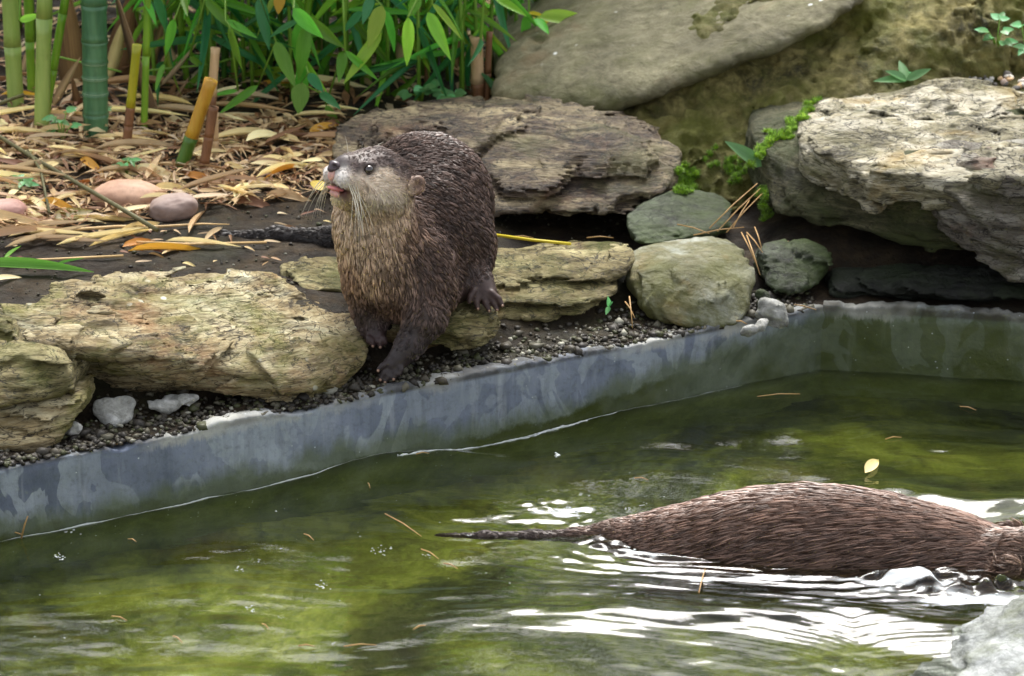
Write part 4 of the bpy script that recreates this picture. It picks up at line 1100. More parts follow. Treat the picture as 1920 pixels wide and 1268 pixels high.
def swimming_otter():
    def W(px, py, z): return PZ(px, py, z)
    S = Solid(0.0022)
    yb = 2.775
    def Q(px, Y, z):                       # column of the photo at a known depth
        u0 = (px - 960) / FPX
        d = Y * CS + (CAMZ - z) * SN      # distance along the view axis
        return np.array((u0 * d, Y, z))
    spine = [(1120, 2.80, -0.0190, 0.0130), (1190, 2.79, -0.0270, 0.0300), (1290, 2.78, -0.0290, 0.0484), (1400, 2.775, -0.0250, 0.0614), (1510, 2.77, -0.0190, 0.0665), (1620, 2.765, -0.0210, 0.0637), (1730, 2.755, -0.0270, 0.0558), (1820, 2.745, -0.0310, 0.0465), (1880, 2.735, -0.0350, 0.0400)]
    sp = np.array(spine); tt = np.arange(len(sp)); t2 = np.linspace(0, len(sp) - 1, 33)
    sp2 = np.stack([np.interp(t2, tt, sp[:, j]) for j in range(4)], 1)
    for _ in range(10): sp2[1:-1] = 0.5 * sp2[1:-1] + 0.25 * (sp2[:-2] + sp2[2:])
    S.chain([Q(*q[:3]) for q in sp2], list(sp2[:, 3]), 0.02)
    # tail trails just under and along the surface
    tl = [(1150, 2.795, -.012, .018), (1080, 2.79, -.011, .0112), (1000, 2.785, -.0075, .0082), (910, 2.783, -.0052, .0058), (820, 2.785, -.005, .0030)]
    S.chain([Q(a, b, c) for a, b, c, r in tl], [r for *_, r in tl], 0.01)
    C0 = Vector(Q(1950, 2.715, -0.006))
    f = Vector((0.96, -0.22, -0.14)).normalized(); l = Vector((0, 0, 1)).cross(f).normalized(); u = f.cross(l)
    hp = lambda a, b, cc: C0 + f * a + l * b + u * cc
    A = [arr(f), arr(l), arr(u)]
    add_head(S, hp, A, False)
    # paddling limbs under water
    for s in (-1, 1):
        S.chain([Q(1750, 2.755 + s * .045, -.04), Q(1780, 2.755 + s * .06, -.075), Q(1740, 2.755 + s * .06, -.092)], (.026, .016, .011), 0.012)
        S.chain([Q(1330, 2.775 + s * .04, -.04), Q(1280, 2.775 + s * .06, -.075), Q(1220, 2.775 + s * .065, -.09)], (.03, .017, .012), 0.012)
    V, F = S.mesh()
    rows = []
    bk = Vector((-1, .02, -.12))
    for (px, Y, z, r) in spine:
        for an in (-100, -60, -20, 20, 60, 100, 180):
            a = math.radians(an)
            p = Q(px, Y + math.sin(a) * -r, z + math.cos(a) * r)
            fl = Vector((-1, 0, 0)) + Vector((0, -math.sin(a) * .22, -0.12 if abs(an) > 30 else 0))
            rows.append((Vector(p), fl, min(.036, .007 + .029 * max(0, px - 1140) / 260), (130, 100, 82) if abs(an) < 50 else (114, 86, 70)))
    for (px, Y, z, r) in tl[1:]:
        rows.append((Vector(Q(px, Y, z + r)), bk, .003, (66, 52, 44)))
    for a, b, cc, ln in ((.03, .02, .02, .004), (.03, -.02, .02, .004), (0, .03, .03, .007), (0, -.03, .03, .007), (-.03, .03, .02, .010), (-.03, -.03, .02, .010), (.05, 0, .01, .003)):
        rows.append((hp(a, b, cc), -f, ln, (120, 94, 76)))
    for s in (-1, 1): rows.append((hp(.01, s * .045, -.01), -f - u * .4, .010, (170, 142, 112)))
    for px in (1750, 1280):
        for s in (-1, 1): rows.append((Vector(Q(px, 2.76 + s * .06, -.08)), bk, .002, (70, 58, 52)))
    ct = ctrl_rows(rows)
    base_loc = Vector(Q(1510, 2.77, -.08)); org = arr(base_loc)
    root = empty('otter', base_loc)
    tag(root, 'brown otter swimming low in the green water with only its wet back showing', 'otter', 'otters at the pool')
    bo = mesh_obj('body', V, F, SKIN, root, org, True, field(V, ct, 0.02)[:, 4:7] * 0.8); bo.location = (0, 0, 0)
    m = (V[:, 2] > -0.03)
    fk = m[F].all(1)
    ctl = [tuple(np.array(r[:3]) - org) + tuple(r[3:]) for r in ct]
    lk = [r[:6] + (r[6] * 1.1 if r[6] > .009 else 0.0,) + r[7:] for r in ctl]
    make_fur('fur_locks', V - org.astype(np.float32), F[fk], lk, 5600, root, FURW, sig=0.02, clump=0.008, lift=(0.05, 0.13), rad=0.00115, seed=15, pull=0.35, jit=0.26, gain=1.15)
    fo = make_fur('fur', V - org.astype(np.float32), F[fk], ctl, 44000, root, FUR, sig=0.02, clump=0.0038, lift=(0.03, 0.12), rad=0.00052, seed=9, pull=0.88, jit=0.16, gain=1.0, aniso=(0.2, 1, 1))
    tag(fo, 'wet combed back brown fur')
    head_parts(root, hp, A, f, l, u, tongue=False)
    R = random.Random(7)
    for s in (1, -1):
        for i in range(7):
            p0 = hp(R.uniform(.04, .055), s * .02, R.uniform(-.012, -.002))
            d = (l * s * R.uniform(.6, 1.) + u * R.uniform(-.3, .2) + f * R.uniform(-.3, .3)).normalized()
            whisker(root, p0, p0 + d * .03, p0 + d * .055)
    return root
swimming_otter()
# ------------------------------------------------------------------ bamboo, litter, plants, small things
RN = random.Random(11)
def leaf_mat(name, col, col2, trans=0.5, rough=0.38):
    t = NT(name); c = t.coords((1, 1, 1))
    oi = t.n.new('ShaderNodeObjectInfo')
    st = t.coords((1.2, 26, 1))
    v = t.mix(t.ramp(t.noise(st, 2.2, 4, 0.6), [(0.35, 0.0), (0.7, 1.0)]), col, col2)
    hs = t.n.new('ShaderNodeHueSaturation'); t.l.new(v, hs.inputs['Color'])
    t.l.new(t.math('ADD', t.math('MULTIPLY', oi.outputs['Random'], 0.7), 0.65), hs.inputs['Value'])
    t.l.new(t.math('ADD', t.math('MULTIPLY', oi.outputs['Random'], 0.05), 0.475), hs.inputs['Hue'])
    t.put(t.b.inputs['Base Color'], hs.outputs[0]); t.set(Roughness=rough, Specular_IOR_Level=0.45)
    tr = t.n.new('ShaderNodeBsdfTranslucent'); t.l.new(hs.outputs[0], tr.inputs['Color'])
    mx = t.n.new('ShaderNodeMixShader'); mx.inputs[0].default_value = trans
    t.l.new(t.b.outputs[0], mx.inputs[1]); t.l.new(tr.outputs[0], mx.inputs[2]); t.l.new(mx.outputs[0], t.out.inputs['Surface'])
    return t.m
M_LEAF = leaf_mat('bamboo_leaf_green', lin(96, 172, 44), lin(140, 204, 84))
M_LEAFB = leaf_mat('bamboo_leaf_bright', lin(150, 206, 50), lin(190, 224, 96))
M_LEAFD = leaf_mat('bamboo_leaf_blue', lin(56, 130, 66), lin(88, 158, 100))
M_LEAFY = leaf_mat('bamboo_leaf_yellow', lin(226, 186, 30), lin(236, 206, 70))
M_HERB = leaf_mat('herb_leaf', lin(88, 156, 84), lin(130, 186, 124), 0.3)
M_DRY = leaf_mat('dry_leaf_tan', lin(204, 170, 116), lin(238, 212, 164), 0.25, 0.6)
M_DRY2 = leaf_mat('dry_leaf_pale', lin(226, 202, 152), lin(246, 230, 190), 0.25, 0.6)
M_DRY3 = leaf_mat('dry_leaf_brown', lin(112, 78, 50), lin(168, 124, 80), 0.2, 0.6)
M_DRYO = leaf_mat('dry_leaf_orange', lin(206, 138, 44), lin(226, 170, 76), 0.25, 0.5)
M_STRAW = simple_mat('straw', lin(206, 172, 118), 0.5, 0.4, 0.25, 60)
M_TWIG = simple_mat('twig', lin(96, 92, 58), 0.6, 0.4, 0.35, 90)
M_NEEDLE = simple_mat('pine_needle', lin(178, 142, 92), 0.5, 0.4, 0.3, 60)
M_STEM = simple_mat('green_stem', lin(110, 148, 50), 0.4, 0.4, 0.25, 50)

def leaf_mesh(name, bend=0.15, fold=0.25, n=9, widest=0.35, twist=0.0):
    V, F = [], []
    for i in range(n + 1):
        t = i / n
        w = 0.5 * (math.sin(math.pi * min(1, t ** (math.log(0.5) / math.log(widest)))) ** 0.8) if 0 < t < 1 else 0.02
        z = -bend * t * t
        a = twist * t
        for s in (-1, 0, 1):
            y, zz = s * w, (fold * abs(s) * w * 0.12)
            V.append((t, y * math.cos(a), z + zz + y * 0.12 * math.sin(a)))
    for i in range(n):
        for k in (0, 1):
            a = i * 3 + k; F.append((a, a + 3, a + 4, a + 1))
    me = bpy.data.meshes.new(name)
    me.from_pydata(V, [], F)
    me.polygons.foreach_set('use_smooth', np.ones(len(me.polygons), bool))
    return me
_lm = {}
def leaf_data(mat, var):
    k = (mat.name, var)
    if k not in _lm:
        b, f, tw = ((0.06, 1, 0), (0.16, 1.2, 0.5), (0.28, 0.8, -0.6), (-0.05, 1.0, 0.3), (0.4, 1.4, 0.9))[var % 5]
        me = leaf_mesh('leaf', b, f, 9, 0.36, tw); me.materials.append(mat); _lm[k] = me
    return _lm[k]

def leaf_obj(name, base_, tip, width, mat, var, parent=None, nrm=None):
    x = tip - base_; L = x.length; x.normalize()
    n0 = nrm if nrm is not None else Vector((RN.uniform(-.5, .5), -0.8 + RN.uniform(-.3, .3), 0.6 + RN.uniform(-.4, .4)))
    y = n0.cross(x)
    if y.length < 1e-3: y = Vector((0, 1, 0)).cross(x)
    y.normalize(); z = x.cross(y)
    M = Matrix((x * L, y * width, z * L)).transposed().to_4x4()
    M.translation = base_ - (parent.location if parent is not None else Vector())
    o = bpy.data.objects.new(name, leaf_data(mat, var))
    link(o, parent)
    o.matrix_basis = M
    return o

def rod(name, pts, r, mat, parent=None, sides=7):
    off = parent.location if parent is not None else Vector()
    V, F = tube_np([Vector(p) - off for p in pts], r, sides)
    if parent is None:
        return poly_obj(name, V, F, mat, None, V[0])
    return poly_obj(name, V, F, mat, parent)

# ---- culms
def culm_mat(name, c1, c2, rough=0.35):
    t = NT(name); c = t.coords((1, 1, 0.12))
    b_ = t.ramp(t.noise(c, 60, 6, 0.6), [(0.3, c1), (0.7, c2)])
    b_ = t.mix(t.ramp(t.noise(t.coords(), 45, 5, 0.7), [(0.55, 0.0), (0.8, 0.4)]), b_, tuple(x * .45 for x in c1))
    t.set(Base_Color=b_, Roughness=rough); t.bump(t.noise(c, 300, 3, 0.6), 0.15, 0.001)
    return t.m
C_PALE = culm_mat('culm_pale', lin(130, 158, 72), lin(168, 188, 104))
C_GREEN = culm_mat('culm_green', lin(92, 140, 30), lin(138, 178, 54))
C_BLUE = culm_mat('culm_blue_green', lin(48, 92, 58), lin(92, 138, 96))
C_ORANGE = culm_mat('culm_orange', lin(176, 116, 26), lin(196, 162, 52), 0.5)
C_OLIVE = culm_mat('culm_olive', lin(140, 146, 24), lin(178, 168, 40))
C_DKGRN = culm_mat('culm_dark_green', lin(40, 86, 24), lin(78, 116, 36))
C_BROWN = culm_mat('culm_brown', lin(84, 54, 32), lin(142, 98, 62), 0.6)
C_TAN = culm_mat('culm_tan', lin(176, 140, 98), lin(214, 184, 140), 0.6)
C_NODE = culm_mat('culm_node', lin(96, 84, 60), lin(150, 136, 104), 0.6)

C_RING = culm_mat('culm_ring_pale', lin(104, 140, 104), lin(150, 176, 140))

def culm(name, P0, P1, r0, r1, nodes, mats, label, group=None, cut=False, cat='bamboo', ring=None):
    """P0 base, P1 top; nodes = fractions of the height; one child per internode and per node ring"""
    root = empty(name, P0)
    tag(root, label, cat, group)
    fr = [0.0] + list(nodes) + [1.0]
    for i in range(len(fr) - 1):
        a, b = fr[i], fr[i + 1]
        ts = np.linspace(0, 1, 8)
        pts = [P0.lerp(P1, a + (b - a) * t) for t in ts]
        rr = [(r0 + (r1 - r0) * (a + (b - a) * t)) * (1 + 0.09 * math.exp(-(t / .06) ** 2) + 0.09 * math.exp(-((1 - t) / .06) ** 2)) for t in ts]
        last = i == len(fr) - 2
        if last and cut:
            pts += [pts[-1], pts[-1] - (P1 - P0).normalized() * r1 * 3]; rr += [rr[-1] * .72, rr[-1] * .68]
        rod('internode', pts, rr, mats[min(i, len(mats) - 1)], root, 16)
        if not last:
            p = P0.lerp(P1, b); ax = (P1 - P0).normalized(); r = r0 + (r1 - r0) * b
            rod('node_ring', [p - ax * r * .16, p - ax * r * .06, p + ax * r * .06, p + ax * r * .14], [r * 1.0, r * 1.07, r * 1.07, r * 1.0], ring or C_NODE, root, 16)
    return root
def culm_px(name, top, bot, wpx, Y, nodes, mats, label, group=None, cut=False, taper=0.95, lean=0.0, cat='bamboo', hi=None, ring=None):
    Y = min(Y, on_ground(*bot).y)
    P0 = PY(bot[0], bot[1], Y); P1 = PY(top[0], top[1], Y + lean)
    g = gz(P0.x, P0.y)
    if hi is not None:                                      # carry the culm on above the frame
        P1 = P1 + (P1 - P0) * hi
    d = (P1 - P0).normalized()
    if P0.z > g - 0.01: P0 = P0 - d * ((P0.z - g + 0.012) / max(d.z, .3))
    r = wpx * mpp(Y) / 2
    return culm(name, P0, P1, r, r * taper, nodes, mats, label, group, cut, cat, ring)
culm_px('bamboo_culm', (84, -10), (78, 245), 28, 3.98, (.25, .5, .72), [C_PALE, C_PALE, C_PALE, C_PALE], 'thick pale green bamboo culm beside the slim leaning culm', hi=2.5)
culm_px('bamboo_culm', (124, -10), (82, 235), 15, 3.93, (.06, .16, .3, .5, .75), [C_GREEN], 'slim bright green bamboo culm leaning across the pale culm', hi=2.0)
culm_px('bamboo_culm', (176, -10), (180, 255), 46, 3.92, (.06, .1, .13, .16, .20, .27, .36, .6), [C_BLUE], 'thick blue green bamboo culm with close set rings near its foot', hi=2.6, ring=C_RING)
culm_px('bamboo_culm', (18, -10), (30, 200), 30, 4.35, (.2, .45, .7), [C_PALE], 'blurred pale culm standing far behind the pale green culm', hi=2.0)
culm_px('bamboo_culm', (52, -10), (60, 180), 16, 4.2, (.2, .45, .7), [C_GREEN], 'thin green culm directly behind the pale green culm', hi=2.0)
culm_px('bamboo_culm', (277, -10), (270, 245), 13, 4.1, (.2, .4, .65), [C_GREEN], 'thin green culm rising behind the split orange stump', hi=2.0)
for i, (x, w, Y) in enumerate(((440, 14, 4.25), (505, 12, 4.3), (560, 14, 4.35), (612, 12, 4.2), (690, 14, 4.25), (735, 10, 4.4), (350, 12, 4.4), (420, 10, 4.5), (800, 10, 4.5), (660, 12, 4.5))):
    culm_px('bamboo_culm', (x + RN.uniform(-25, 25), -10), (x, 150), w, Y, (.15, .3, .45, .6, .8), [C_DKGRN if i % 2 else C_GREEN], 'slender green bamboo culm in the thicket behind the leaves', 'slender culms in the thicket', hi=3.0)
# cut stumps
culm_px('bamboo_stump', (257, 84), (236, 285), 17, 3.86, (.3, .46), [C_BROWN, C_BROWN, C_OLIVE], 'splintered bamboo stump with green yellow upper half and brown foot', cut=True)
culm_px('bamboo_stump', (396, 150), (338, 318), 25, 3.80, (.42,), [C_DKGRN, C_ORANGE], 'leaning cut bamboo stump, orange above its ring and green below', cut=True)
culm_px('bamboo_stump', (404, 90), (396, 205), 17, 3.84, (.5,), [C_BROWN, C_TAN], 'dry tan bamboo stub rising behind the orange stump', cut=True)
culm_px('bamboo_stump', (401, 200), (380, 325), 18, 3.82, (.25, .6), [C_BROWN], 'dark brown dead stub standing right beside the orange stump', cut=True)
culm_px('bamboo_stump', (403, 212), (404, 300), 13, 3.79, (.5,), [C_TAN], 'short tan split stub right of the dark brown stub', cut=True)
culm_px('bamboo_stump', (893, 68), (897, 200), 24, 4.05, (.4,), [C_BROWN, C_TAN], 'thick dead brown stub at the edge of the smooth boulder', cut=True)
culm_px('bamboo_stump', (918, 60), (912, 200), 12, 4.02, (.5,), [C_BROWN], 'thin dead brown stub leaning on the thicker dead stub', cut=True)

# ---- dry sheaths leaning in the thicket
def sheath(a, b, wpx, Y, mat, label, dY=0.0, var=0):
    p0, p1 = PY(*b, Y), PY(*a, Y + dY)
    o = leaf_obj('dry_sheath', p0, p1, wpx * mpp(Y) * 1.15, mat, var, None, Vector((RN.uniform(-.3, .3), -1, .1)))
    sol = o.modifiers.new('thick', 'SOLIDIFY'); sol.thickness = 0.012
    return tag(o, label, 'bamboo sheath', 'dry sheaths in the thicket')
sheath((205, -25), (324, 290), 19, 3.88, M_DRY, 'long straight tan sheath leaning across the blue green culm towards the litter')
sheath((128, -30), (150, 240), 46, 4.02, M_DRY3, 'broad dark brown sheath between the slim and the blue green culm', 0.05, 3)
sheath((252, -20), (205, 245), 52, 4.06, M_DRY3, 'broad brown sheath right of the blue green culm', 0.05, 3)
sheath((12, 178), (64, 262), 20, 3.95, M_DRY, 'short tan sheath leaning at the foot of the pale culm')
sheath((134, 142), (160, 258), 17, 3.9, M_DRY3, 'short brown sheath in front of the blue green culm foot')
sheath((148, 108), (100, 200), 14, 3.88, M_DRY, 'narrow tan sheath crossing the slim culm')
sheath((228, 222), (160, 305), 14, 3.8, M_DRY, 'tan sheath strip slanting over the litter below the blue green culm')
sheath((370, 82), (300, 162), 8, 3.95, M_DRY2, 'thin pale stalk slanting behind the splintered stump')
sheath((318, -10), (282, 135), 12, 4.05, M_DRY, 'narrow tan strip hanging behind the splintered stump')
sheath((355, 145), (300, 225), 9, 3.95, M_DRY, 'thin tan strip slanting left of the orange stump')
sheath((60, 60), (20, 220), 30, 4.2, M_DRY3, 'broad blurred brown sheath behind the pale culms', 0.05, 2)
sheath((330, 40), (335, 200), 40, 4.25, M_DRY3, 'broad dark sheath deep in the thicket between the stumps', 0.05, 2)
for i in range(26):
    x, y = RN.uniform(0, 880), RN.uniform(120, 225); Y = RN.uniform(4.0, 4.4)
    a = RN.uniform(-60, 60)
    sheath((x + a, y - RN.uniform(70, 190)), (x, y), RN.uniform(8, 24), Y, RN.choice((M_DRY, M_DRY3, M_DRY3, M_DRY)), 'dry brown sheath strip standing among the bamboo culms', 0.05, RN.randrange(5))

# ---- bamboo branches with their leaves
Z1 = lambda x, y: (x / 2.756, y / 2.756)
Z2 = lambda x, y: (560 + x / 2.756, y / 2.756)
HL = [(Z1(735, -20), Z1(815, 120), 32, 'g'), (Z1(800, -30), Z1(865, 170), 38, 'd'), (Z1(905, 95), Z1(860, 285), 44, 'g'), (Z1(945, -20), Z1(968, 78), 30, 'g'),
      (Z1(1060, -10), Z1(1250, 190), 46, 'g'), (Z1(1165, 105), Z1(1332, 195), 34, 'g'), (Z1(1185, 130), Z1(1255, 358), 34, 'g'), (Z1(1545, 108), Z1(1385, 192), 32, 'd'),
      (Z1(1340, -20), Z1(1395, 260), 56, 'd'), (Z1(1425, 215), Z1(1530, 460), 60, 'g'), (Z1(1560, 108), Z1(1512, 355), 60, 'g'), (Z1(1515, 45), Z1(1665, 200), 62, 'g'),
      (Z1(1600, 80), Z1(1770, 270), 50, 'd'), (Z1(1555, 430), Z1(1540, 590), 78, 'g'), (Z1(1450, -30), Z1(1440, 75), 52, 'y'), (Z1(1335, 440), Z1(1130, 592), 36, 'g'),
      (Z1(980, 290), Z1(1058, 355), 30, 'g'), (Z1(820, 390), Z1(812, 540), 18, 'd'), (Z1(100, 108), Z1(213, 75), 32, 'b'), (Z1(850, 330), Z1(800, 470), 26, 'g'), (Z1(1230, 470), Z1(1090, 500), 24, 'g'),
      (Z2(430, 28), Z2(360, 255), 66, 'b'), (Z2(440, 50), Z2(505, 275), 46, 'g'), (Z2(565, 88), Z2(555, 338), 54, 'b'), (Z2(668, 62), Z2(782, 302), 56, 'b'),
      (Z2(430, 168), Z2(238, 435), 56, 'b'), (Z2(240, 262), Z2(412, 415), 32, 'g'), (Z2(228, 265), Z2(205, 432), 46, 'g'), (Z2(-10, 78), Z2(245, 245), 60, 'g'),
      (Z2(40, 130), Z2(0, 420), 64, 'g'), (Z2(30, 300), Z2(10, 600), 60, 'g'), (Z2(50, 378), Z2(125, 475), 44, 'd'), (Z2(915, 88), Z2(1080, 285), 28, 'g'),
      (Z2(690, 18), Z2(842, 212), 28, 'b'), (Z2(985, 55), Z2(888, 75), 42, 'b'), (Z2(1015, -10), Z2(1175, 78), 36, 'b'), (Z2(1190, 62), Z2(1362, 158), 32, 'y'),
      (Z2(1240, 88), Z2(1550, 98), 62, 'b'), (Z2(1175, 75), Z2(1165, 245), 44, 'g'), (Z2(1225, 95), Z2(1292, 185), 42, 'g'), (Z2(620, -20), Z2(570, 90), 50, 'g'), (Z2(330, 60), Z2(230, 170), 40, 'd'), (Z2(110, 480), Z2(215, 560), 40, 'd'), (Z2(140, 545), Z2(215, 655), 34, 'g'),
      (Z2(380, -20), Z2(330, 120), 44, 'd'), (Z2(800, -10), Z2(770, 90), 30, 'd')]
LM = {'g': M_LEAF, 'd': M_LEAFD, 'b': M_LEAFB, 'y': M_LEAFY}
def branch(name, leaves, Y, label, group):
    leaves = sorted(leaves, key=lambda q: q[0][1])
    Ys = [Y + RN.uniform(-.05, .05) for _ in leaves]
    pts = [PY(leaves[0][0][0] + RN.uniform(-10, 10), -90, Y + .05)] + [PY(*q[0], yy) for q, yy in zip(leaves, Ys)]
    root = empty(name, pts[-1])
    tag(root, label, 'bamboo branch', group)
    rod('stem', pts, [0.0022] + [0.0016] * (len(pts) - 1), M_STEM, root, 6)
    for q, yy in zip(leaves, Ys):
        p0, p1 = PY(*q[0], yy), PY(*q[1], yy - RN.uniform(-.02, .05))
        leaf_obj('leaf', p0, p1, q[2] / 2.756 * mpp(yy) * 1.2, LM[q[3]], RN.choice((0, 1, 3)), root)
bins = {}
for q in HL: bins.setdefault(int((q[0][0] + 20) // 62), []).append(q)
BL = {1: 'small leafy bamboo twig crossing in front of the pale green culm', 4: 'leafy bamboo branch hanging just right of the splintered stump', 5: 'leafy bamboo branch hanging between the splintered and the orange stump', 6: 'leafy bamboo branch arching above the orange stump', 7: 'leafy bamboo branch hanging right of the orange stump',
      8: 'bamboo branch with one yellow leaf above the arched pale sheath', 9: 'bamboo branch with broad drooping leaves above the rusty orange leaf', 10: 'bamboo branch with a large low leaf above the dark end of the long slab', 11: 'bright bamboo branch right above the head of the standing otter', 12: 'bright bamboo branch hanging above the back of the standing otter', 13: 'bamboo branch hanging left of the broad leaved herbs', 14: 'bamboo branch hanging above the broad leaved herbs', 15: 'thin leaved bamboo branch beside the dead brown stubs', 16: 'bamboo branch arching towards the smooth grey boulder',
      17: 'bamboo branch whose yellow leaf points at the smooth grey boulder', 18: 'bright leafy bamboo branch just behind the smooth grey boulder'}
for b_, q in sorted(bins.items()):
    branch('bamboo_branch', q, 3.88 if b_ < 14 else 4.12, BL.get(b_, 'leafy green bamboo branch hanging in front of the thicket'), 'leafy bamboo branches')

def shoot(x, y, h, n, mats, label, group, spread=(.09, .18), lw=(.008, .0135), zmin=0.12):
    z0 = gz(x, y)
    root = empty('bamboo_shoot', (x, y, z0))
    tag(root, label, 'bamboo shoot', group)
    tx, ty = RN.uniform(-.12, .12), RN.uniform(-.12, .06)
    P = [Vector((x + tx * t * t * h, y + ty * t * t * h, z0 - .01 + h * t)) for t in np.linspace(0, 1, 7)]
    rod('stem', P, np.linspace(.0035, .0012, 7), M_STEM, root, 6)
    for i in range(n):
        t = RN.uniform(zmin, 1.0) ; k = t * 6; i0 = min(5, int(k)); p = P[i0].lerp(P[i0 + 1], k - i0)
        a = RN.uniform(0, 2 * math.pi); L = RN.uniform(*spread)
        d = Vector((math.cos(a), math.sin(a) * .8 - .25, RN.uniform(-1.1, .1))).normalized()
        leaf_obj('leaf', p, p + d * L, RN.uniform(*lw), RN.choice(mats), RN.randrange(5), root)
for i in range(84):
    shoot(RN.uniform(-.62, .02), RN.uniform(3.98, 4.35), RN.uniform(.32, .75), 11, (M_LEAF, M_LEAFD, M_LEAFD, M_LEAF, M_LEAFB), 'young bamboo shoot with narrow drooping leaves in the dark thicket', 'bamboo shoots in the thicket')
for i in range(10):
    shoot(RN.uniform(-1.0, -.62), RN.uniform(4.2, 4.5), RN.uniform(.4, .8), 9, (M_LEAF, M_LEAFD), 'young bamboo shoot with narrow leaves behind the thick culms', 'bamboo shoots behind the culms', zmin=.45)
for i in range(18):
    shoot(RN.uniform(-.06, .26), RN.uniform(4.25, 4.6), RN.uniform(.18, .42), 12, (M_LEAFB, M_LEAFB, M_LEAF, M_LEAFY), 'bright grassy bamboo shoot growing behind the smooth grey boulder', 'grassy shoots behind the boulder', (.05, .11), (.008, .014), .02)

# ---- dense hedge closing the view, added to block sky from the water reflections
def leaf_cloud(name, n, fn, size, mat, label, kind='stuff', seed=1, aspect=0.3):
    rg = np.random.default_rng(seed)
    P = fn(rg, n)
    d = rg.normal(size=(n, 3)); d[:, 2] -= .5; d /= np.linalg.norm(d, axis=1)[:, None]
    nn = rg.normal(size=(n, 3)); s = np.cross(d, nn); s /= np.linalg.norm(s, axis=1)[:, None]
    L = rg.uniform(*size, n)[:, None]
    V = np.stack([P, P + d * L * .45 + s * L * aspect * .5, P + d * L, P + d * L * .45 - s * L * aspect * .5], 1).reshape(-1, 3)
    F = np.arange(n * 4).reshape(-1, 4)
    o = mesh_obj(name, V, F, mat, None, None, False)
    return tag(o, label, kind=kind)
def backdrop_pts(rg, n):
    x = rg.uniform(-4, 4, n); y = rg.uniform(4.75, 5.7, n)
    top = 1.3 + .65 / (1 + np.exp((x - .15) * 6)) + .2 * np.sin(x * 2.1) + .15 * np.sin(x * 5.3 + 1)  # raised on the left to keep sky out of the water
    return np.stack([x, y, .22 + (top - .22) * rg.random(n) ** .8], 1)
leaf_cloud('backdrop', 20000, backdrop_pts, (.05, .13), leaf_mat('backdrop_leaf', lin(38, 74, 24), lin(66, 104, 40), .25), 'dark leafy hedge added behind the bamboo to keep sky out of reflections', seed=5)

# ---- leaf litter
def litter_spot():
    while True:
        x, y = RN.uniform(-30, 640), RN.uniform(150, 440) if RN.random() < .3 else RN.uniform(232, 440)
        lim = 440 - max(0, x - 60) * 0.125
        if y < lim : return x, y
rg = np.random.default_rng(3)
def scatter_litter(n, seed):
    rg = np.random.default_rng(seed); R = random.Random(seed)
    V, F = [], []
    for i in range(n):
        if i % 2 == 0:
            p = Vector((R.uniform(-1.2, .25), R.uniform(3.7, 4.9), 0)); p.z = gz(p.x, p.y)
        else:
            p = on_ground(*litter_spot())
        a = R.uniform(0, math.pi * 2); L = R.uniform(.012, .05); w = R.uniform(.0018, .007)
        if i % 2 == 0: L *= 1.8; w *= 2.0
        d = Vector((math.cos(a), math.sin(a), R.uniform(-.25, .35))).normalized(); s = d.cross(Vector((R.uniform(-.5, .5), R.uniform(-.5, .5), 1))).normalized()
        p = p + Vector((0, 0, R.uniform(0.001, .014)))
        k = len(V); up = Vector((0, 0, R.uniform(0, .006)))
        V += [p - d * L * .5, p + s * w * .5 + up, p + d * L * .5, p - s * w * .5 + up]
        F.append((k, k + 1, k + 2, k + 3))
    return np.array([tuple(v) for v in V]), np.array(F)
for sd, nm, mt, n in ((1, 'tan', M_DRY, 2300), (2, 'pale', M_DRY2, 900), (3, 'brown', M_DRY3, 2300)):
    V, F = scatter_litter(n, sd)
    tag(mesh_obj('leaf_litter', V, F, mt, None, None, False), 'fine %s bamboo litter carpeting the ground' % nm, kind='stuff')
for i in range(190):
    x, y = litter_spot()
    p = on_ground(x, y); a = RN.uniform(0, math.pi * 2) if RN.random() < .5 else RN.gauss(0, .5)
    s = mpp(p.y); L = RN.uniform(38, 105) * s; w = RN.uniform(7, 19) * s
    d = Vector((math.cos(a), math.sin(a) * .9, RN.uniform(-.08, .22))).normalized()
    q = p + Vector((0, 0, RN.uniform(.006, .02)))
    o = leaf_obj('dry_leaf', q - d * L / 2, q + d * L / 2, w, RN.choice((M_DRY, M_DRY, M_DRY2, M_DRY2, M_DRY3, M_DRY3, M_DRYO if RN.random() < .3 else M_DRY)), RN.randrange(5), None, Vector((RN.uniform(-.7, .7), RN.uniform(-.8, .3), 1)))
    tag(o, 'dry curled bamboo leaf lying in the litter below the culms', 'dry leaf', 'dry leaves in the litter')
for i in range(46):
    x = RN.uniform(-10, 620); y = RN.uniform(432, 500) if x < 520 else RN.uniform(395, 440)
    p = on_ground(x, y); s = mpp(p.y); a = RN.gauss(0, .6); L = RN.uniform(10, 40) * s
    d = Vector((math.cos(a), math.sin(a), RN.uniform(-.05, .1))).normalized(); q = p + Vector((0, 0, .004))
    o = leaf_obj('leaf_scrap', q - d * L / 2, q + d * L / 2, RN.uniform(3, 8) * s, RN.choice((M_DRY, M_DRY3, M_DRY3, M_DRY2)), RN.randrange(5), None, Vector((0, -.2, 1)))
    tag(o, 'small dry leaf scrap scattered on the dark ledge around the tail', 'leaf scrap', 'leaf scraps on the ledge')
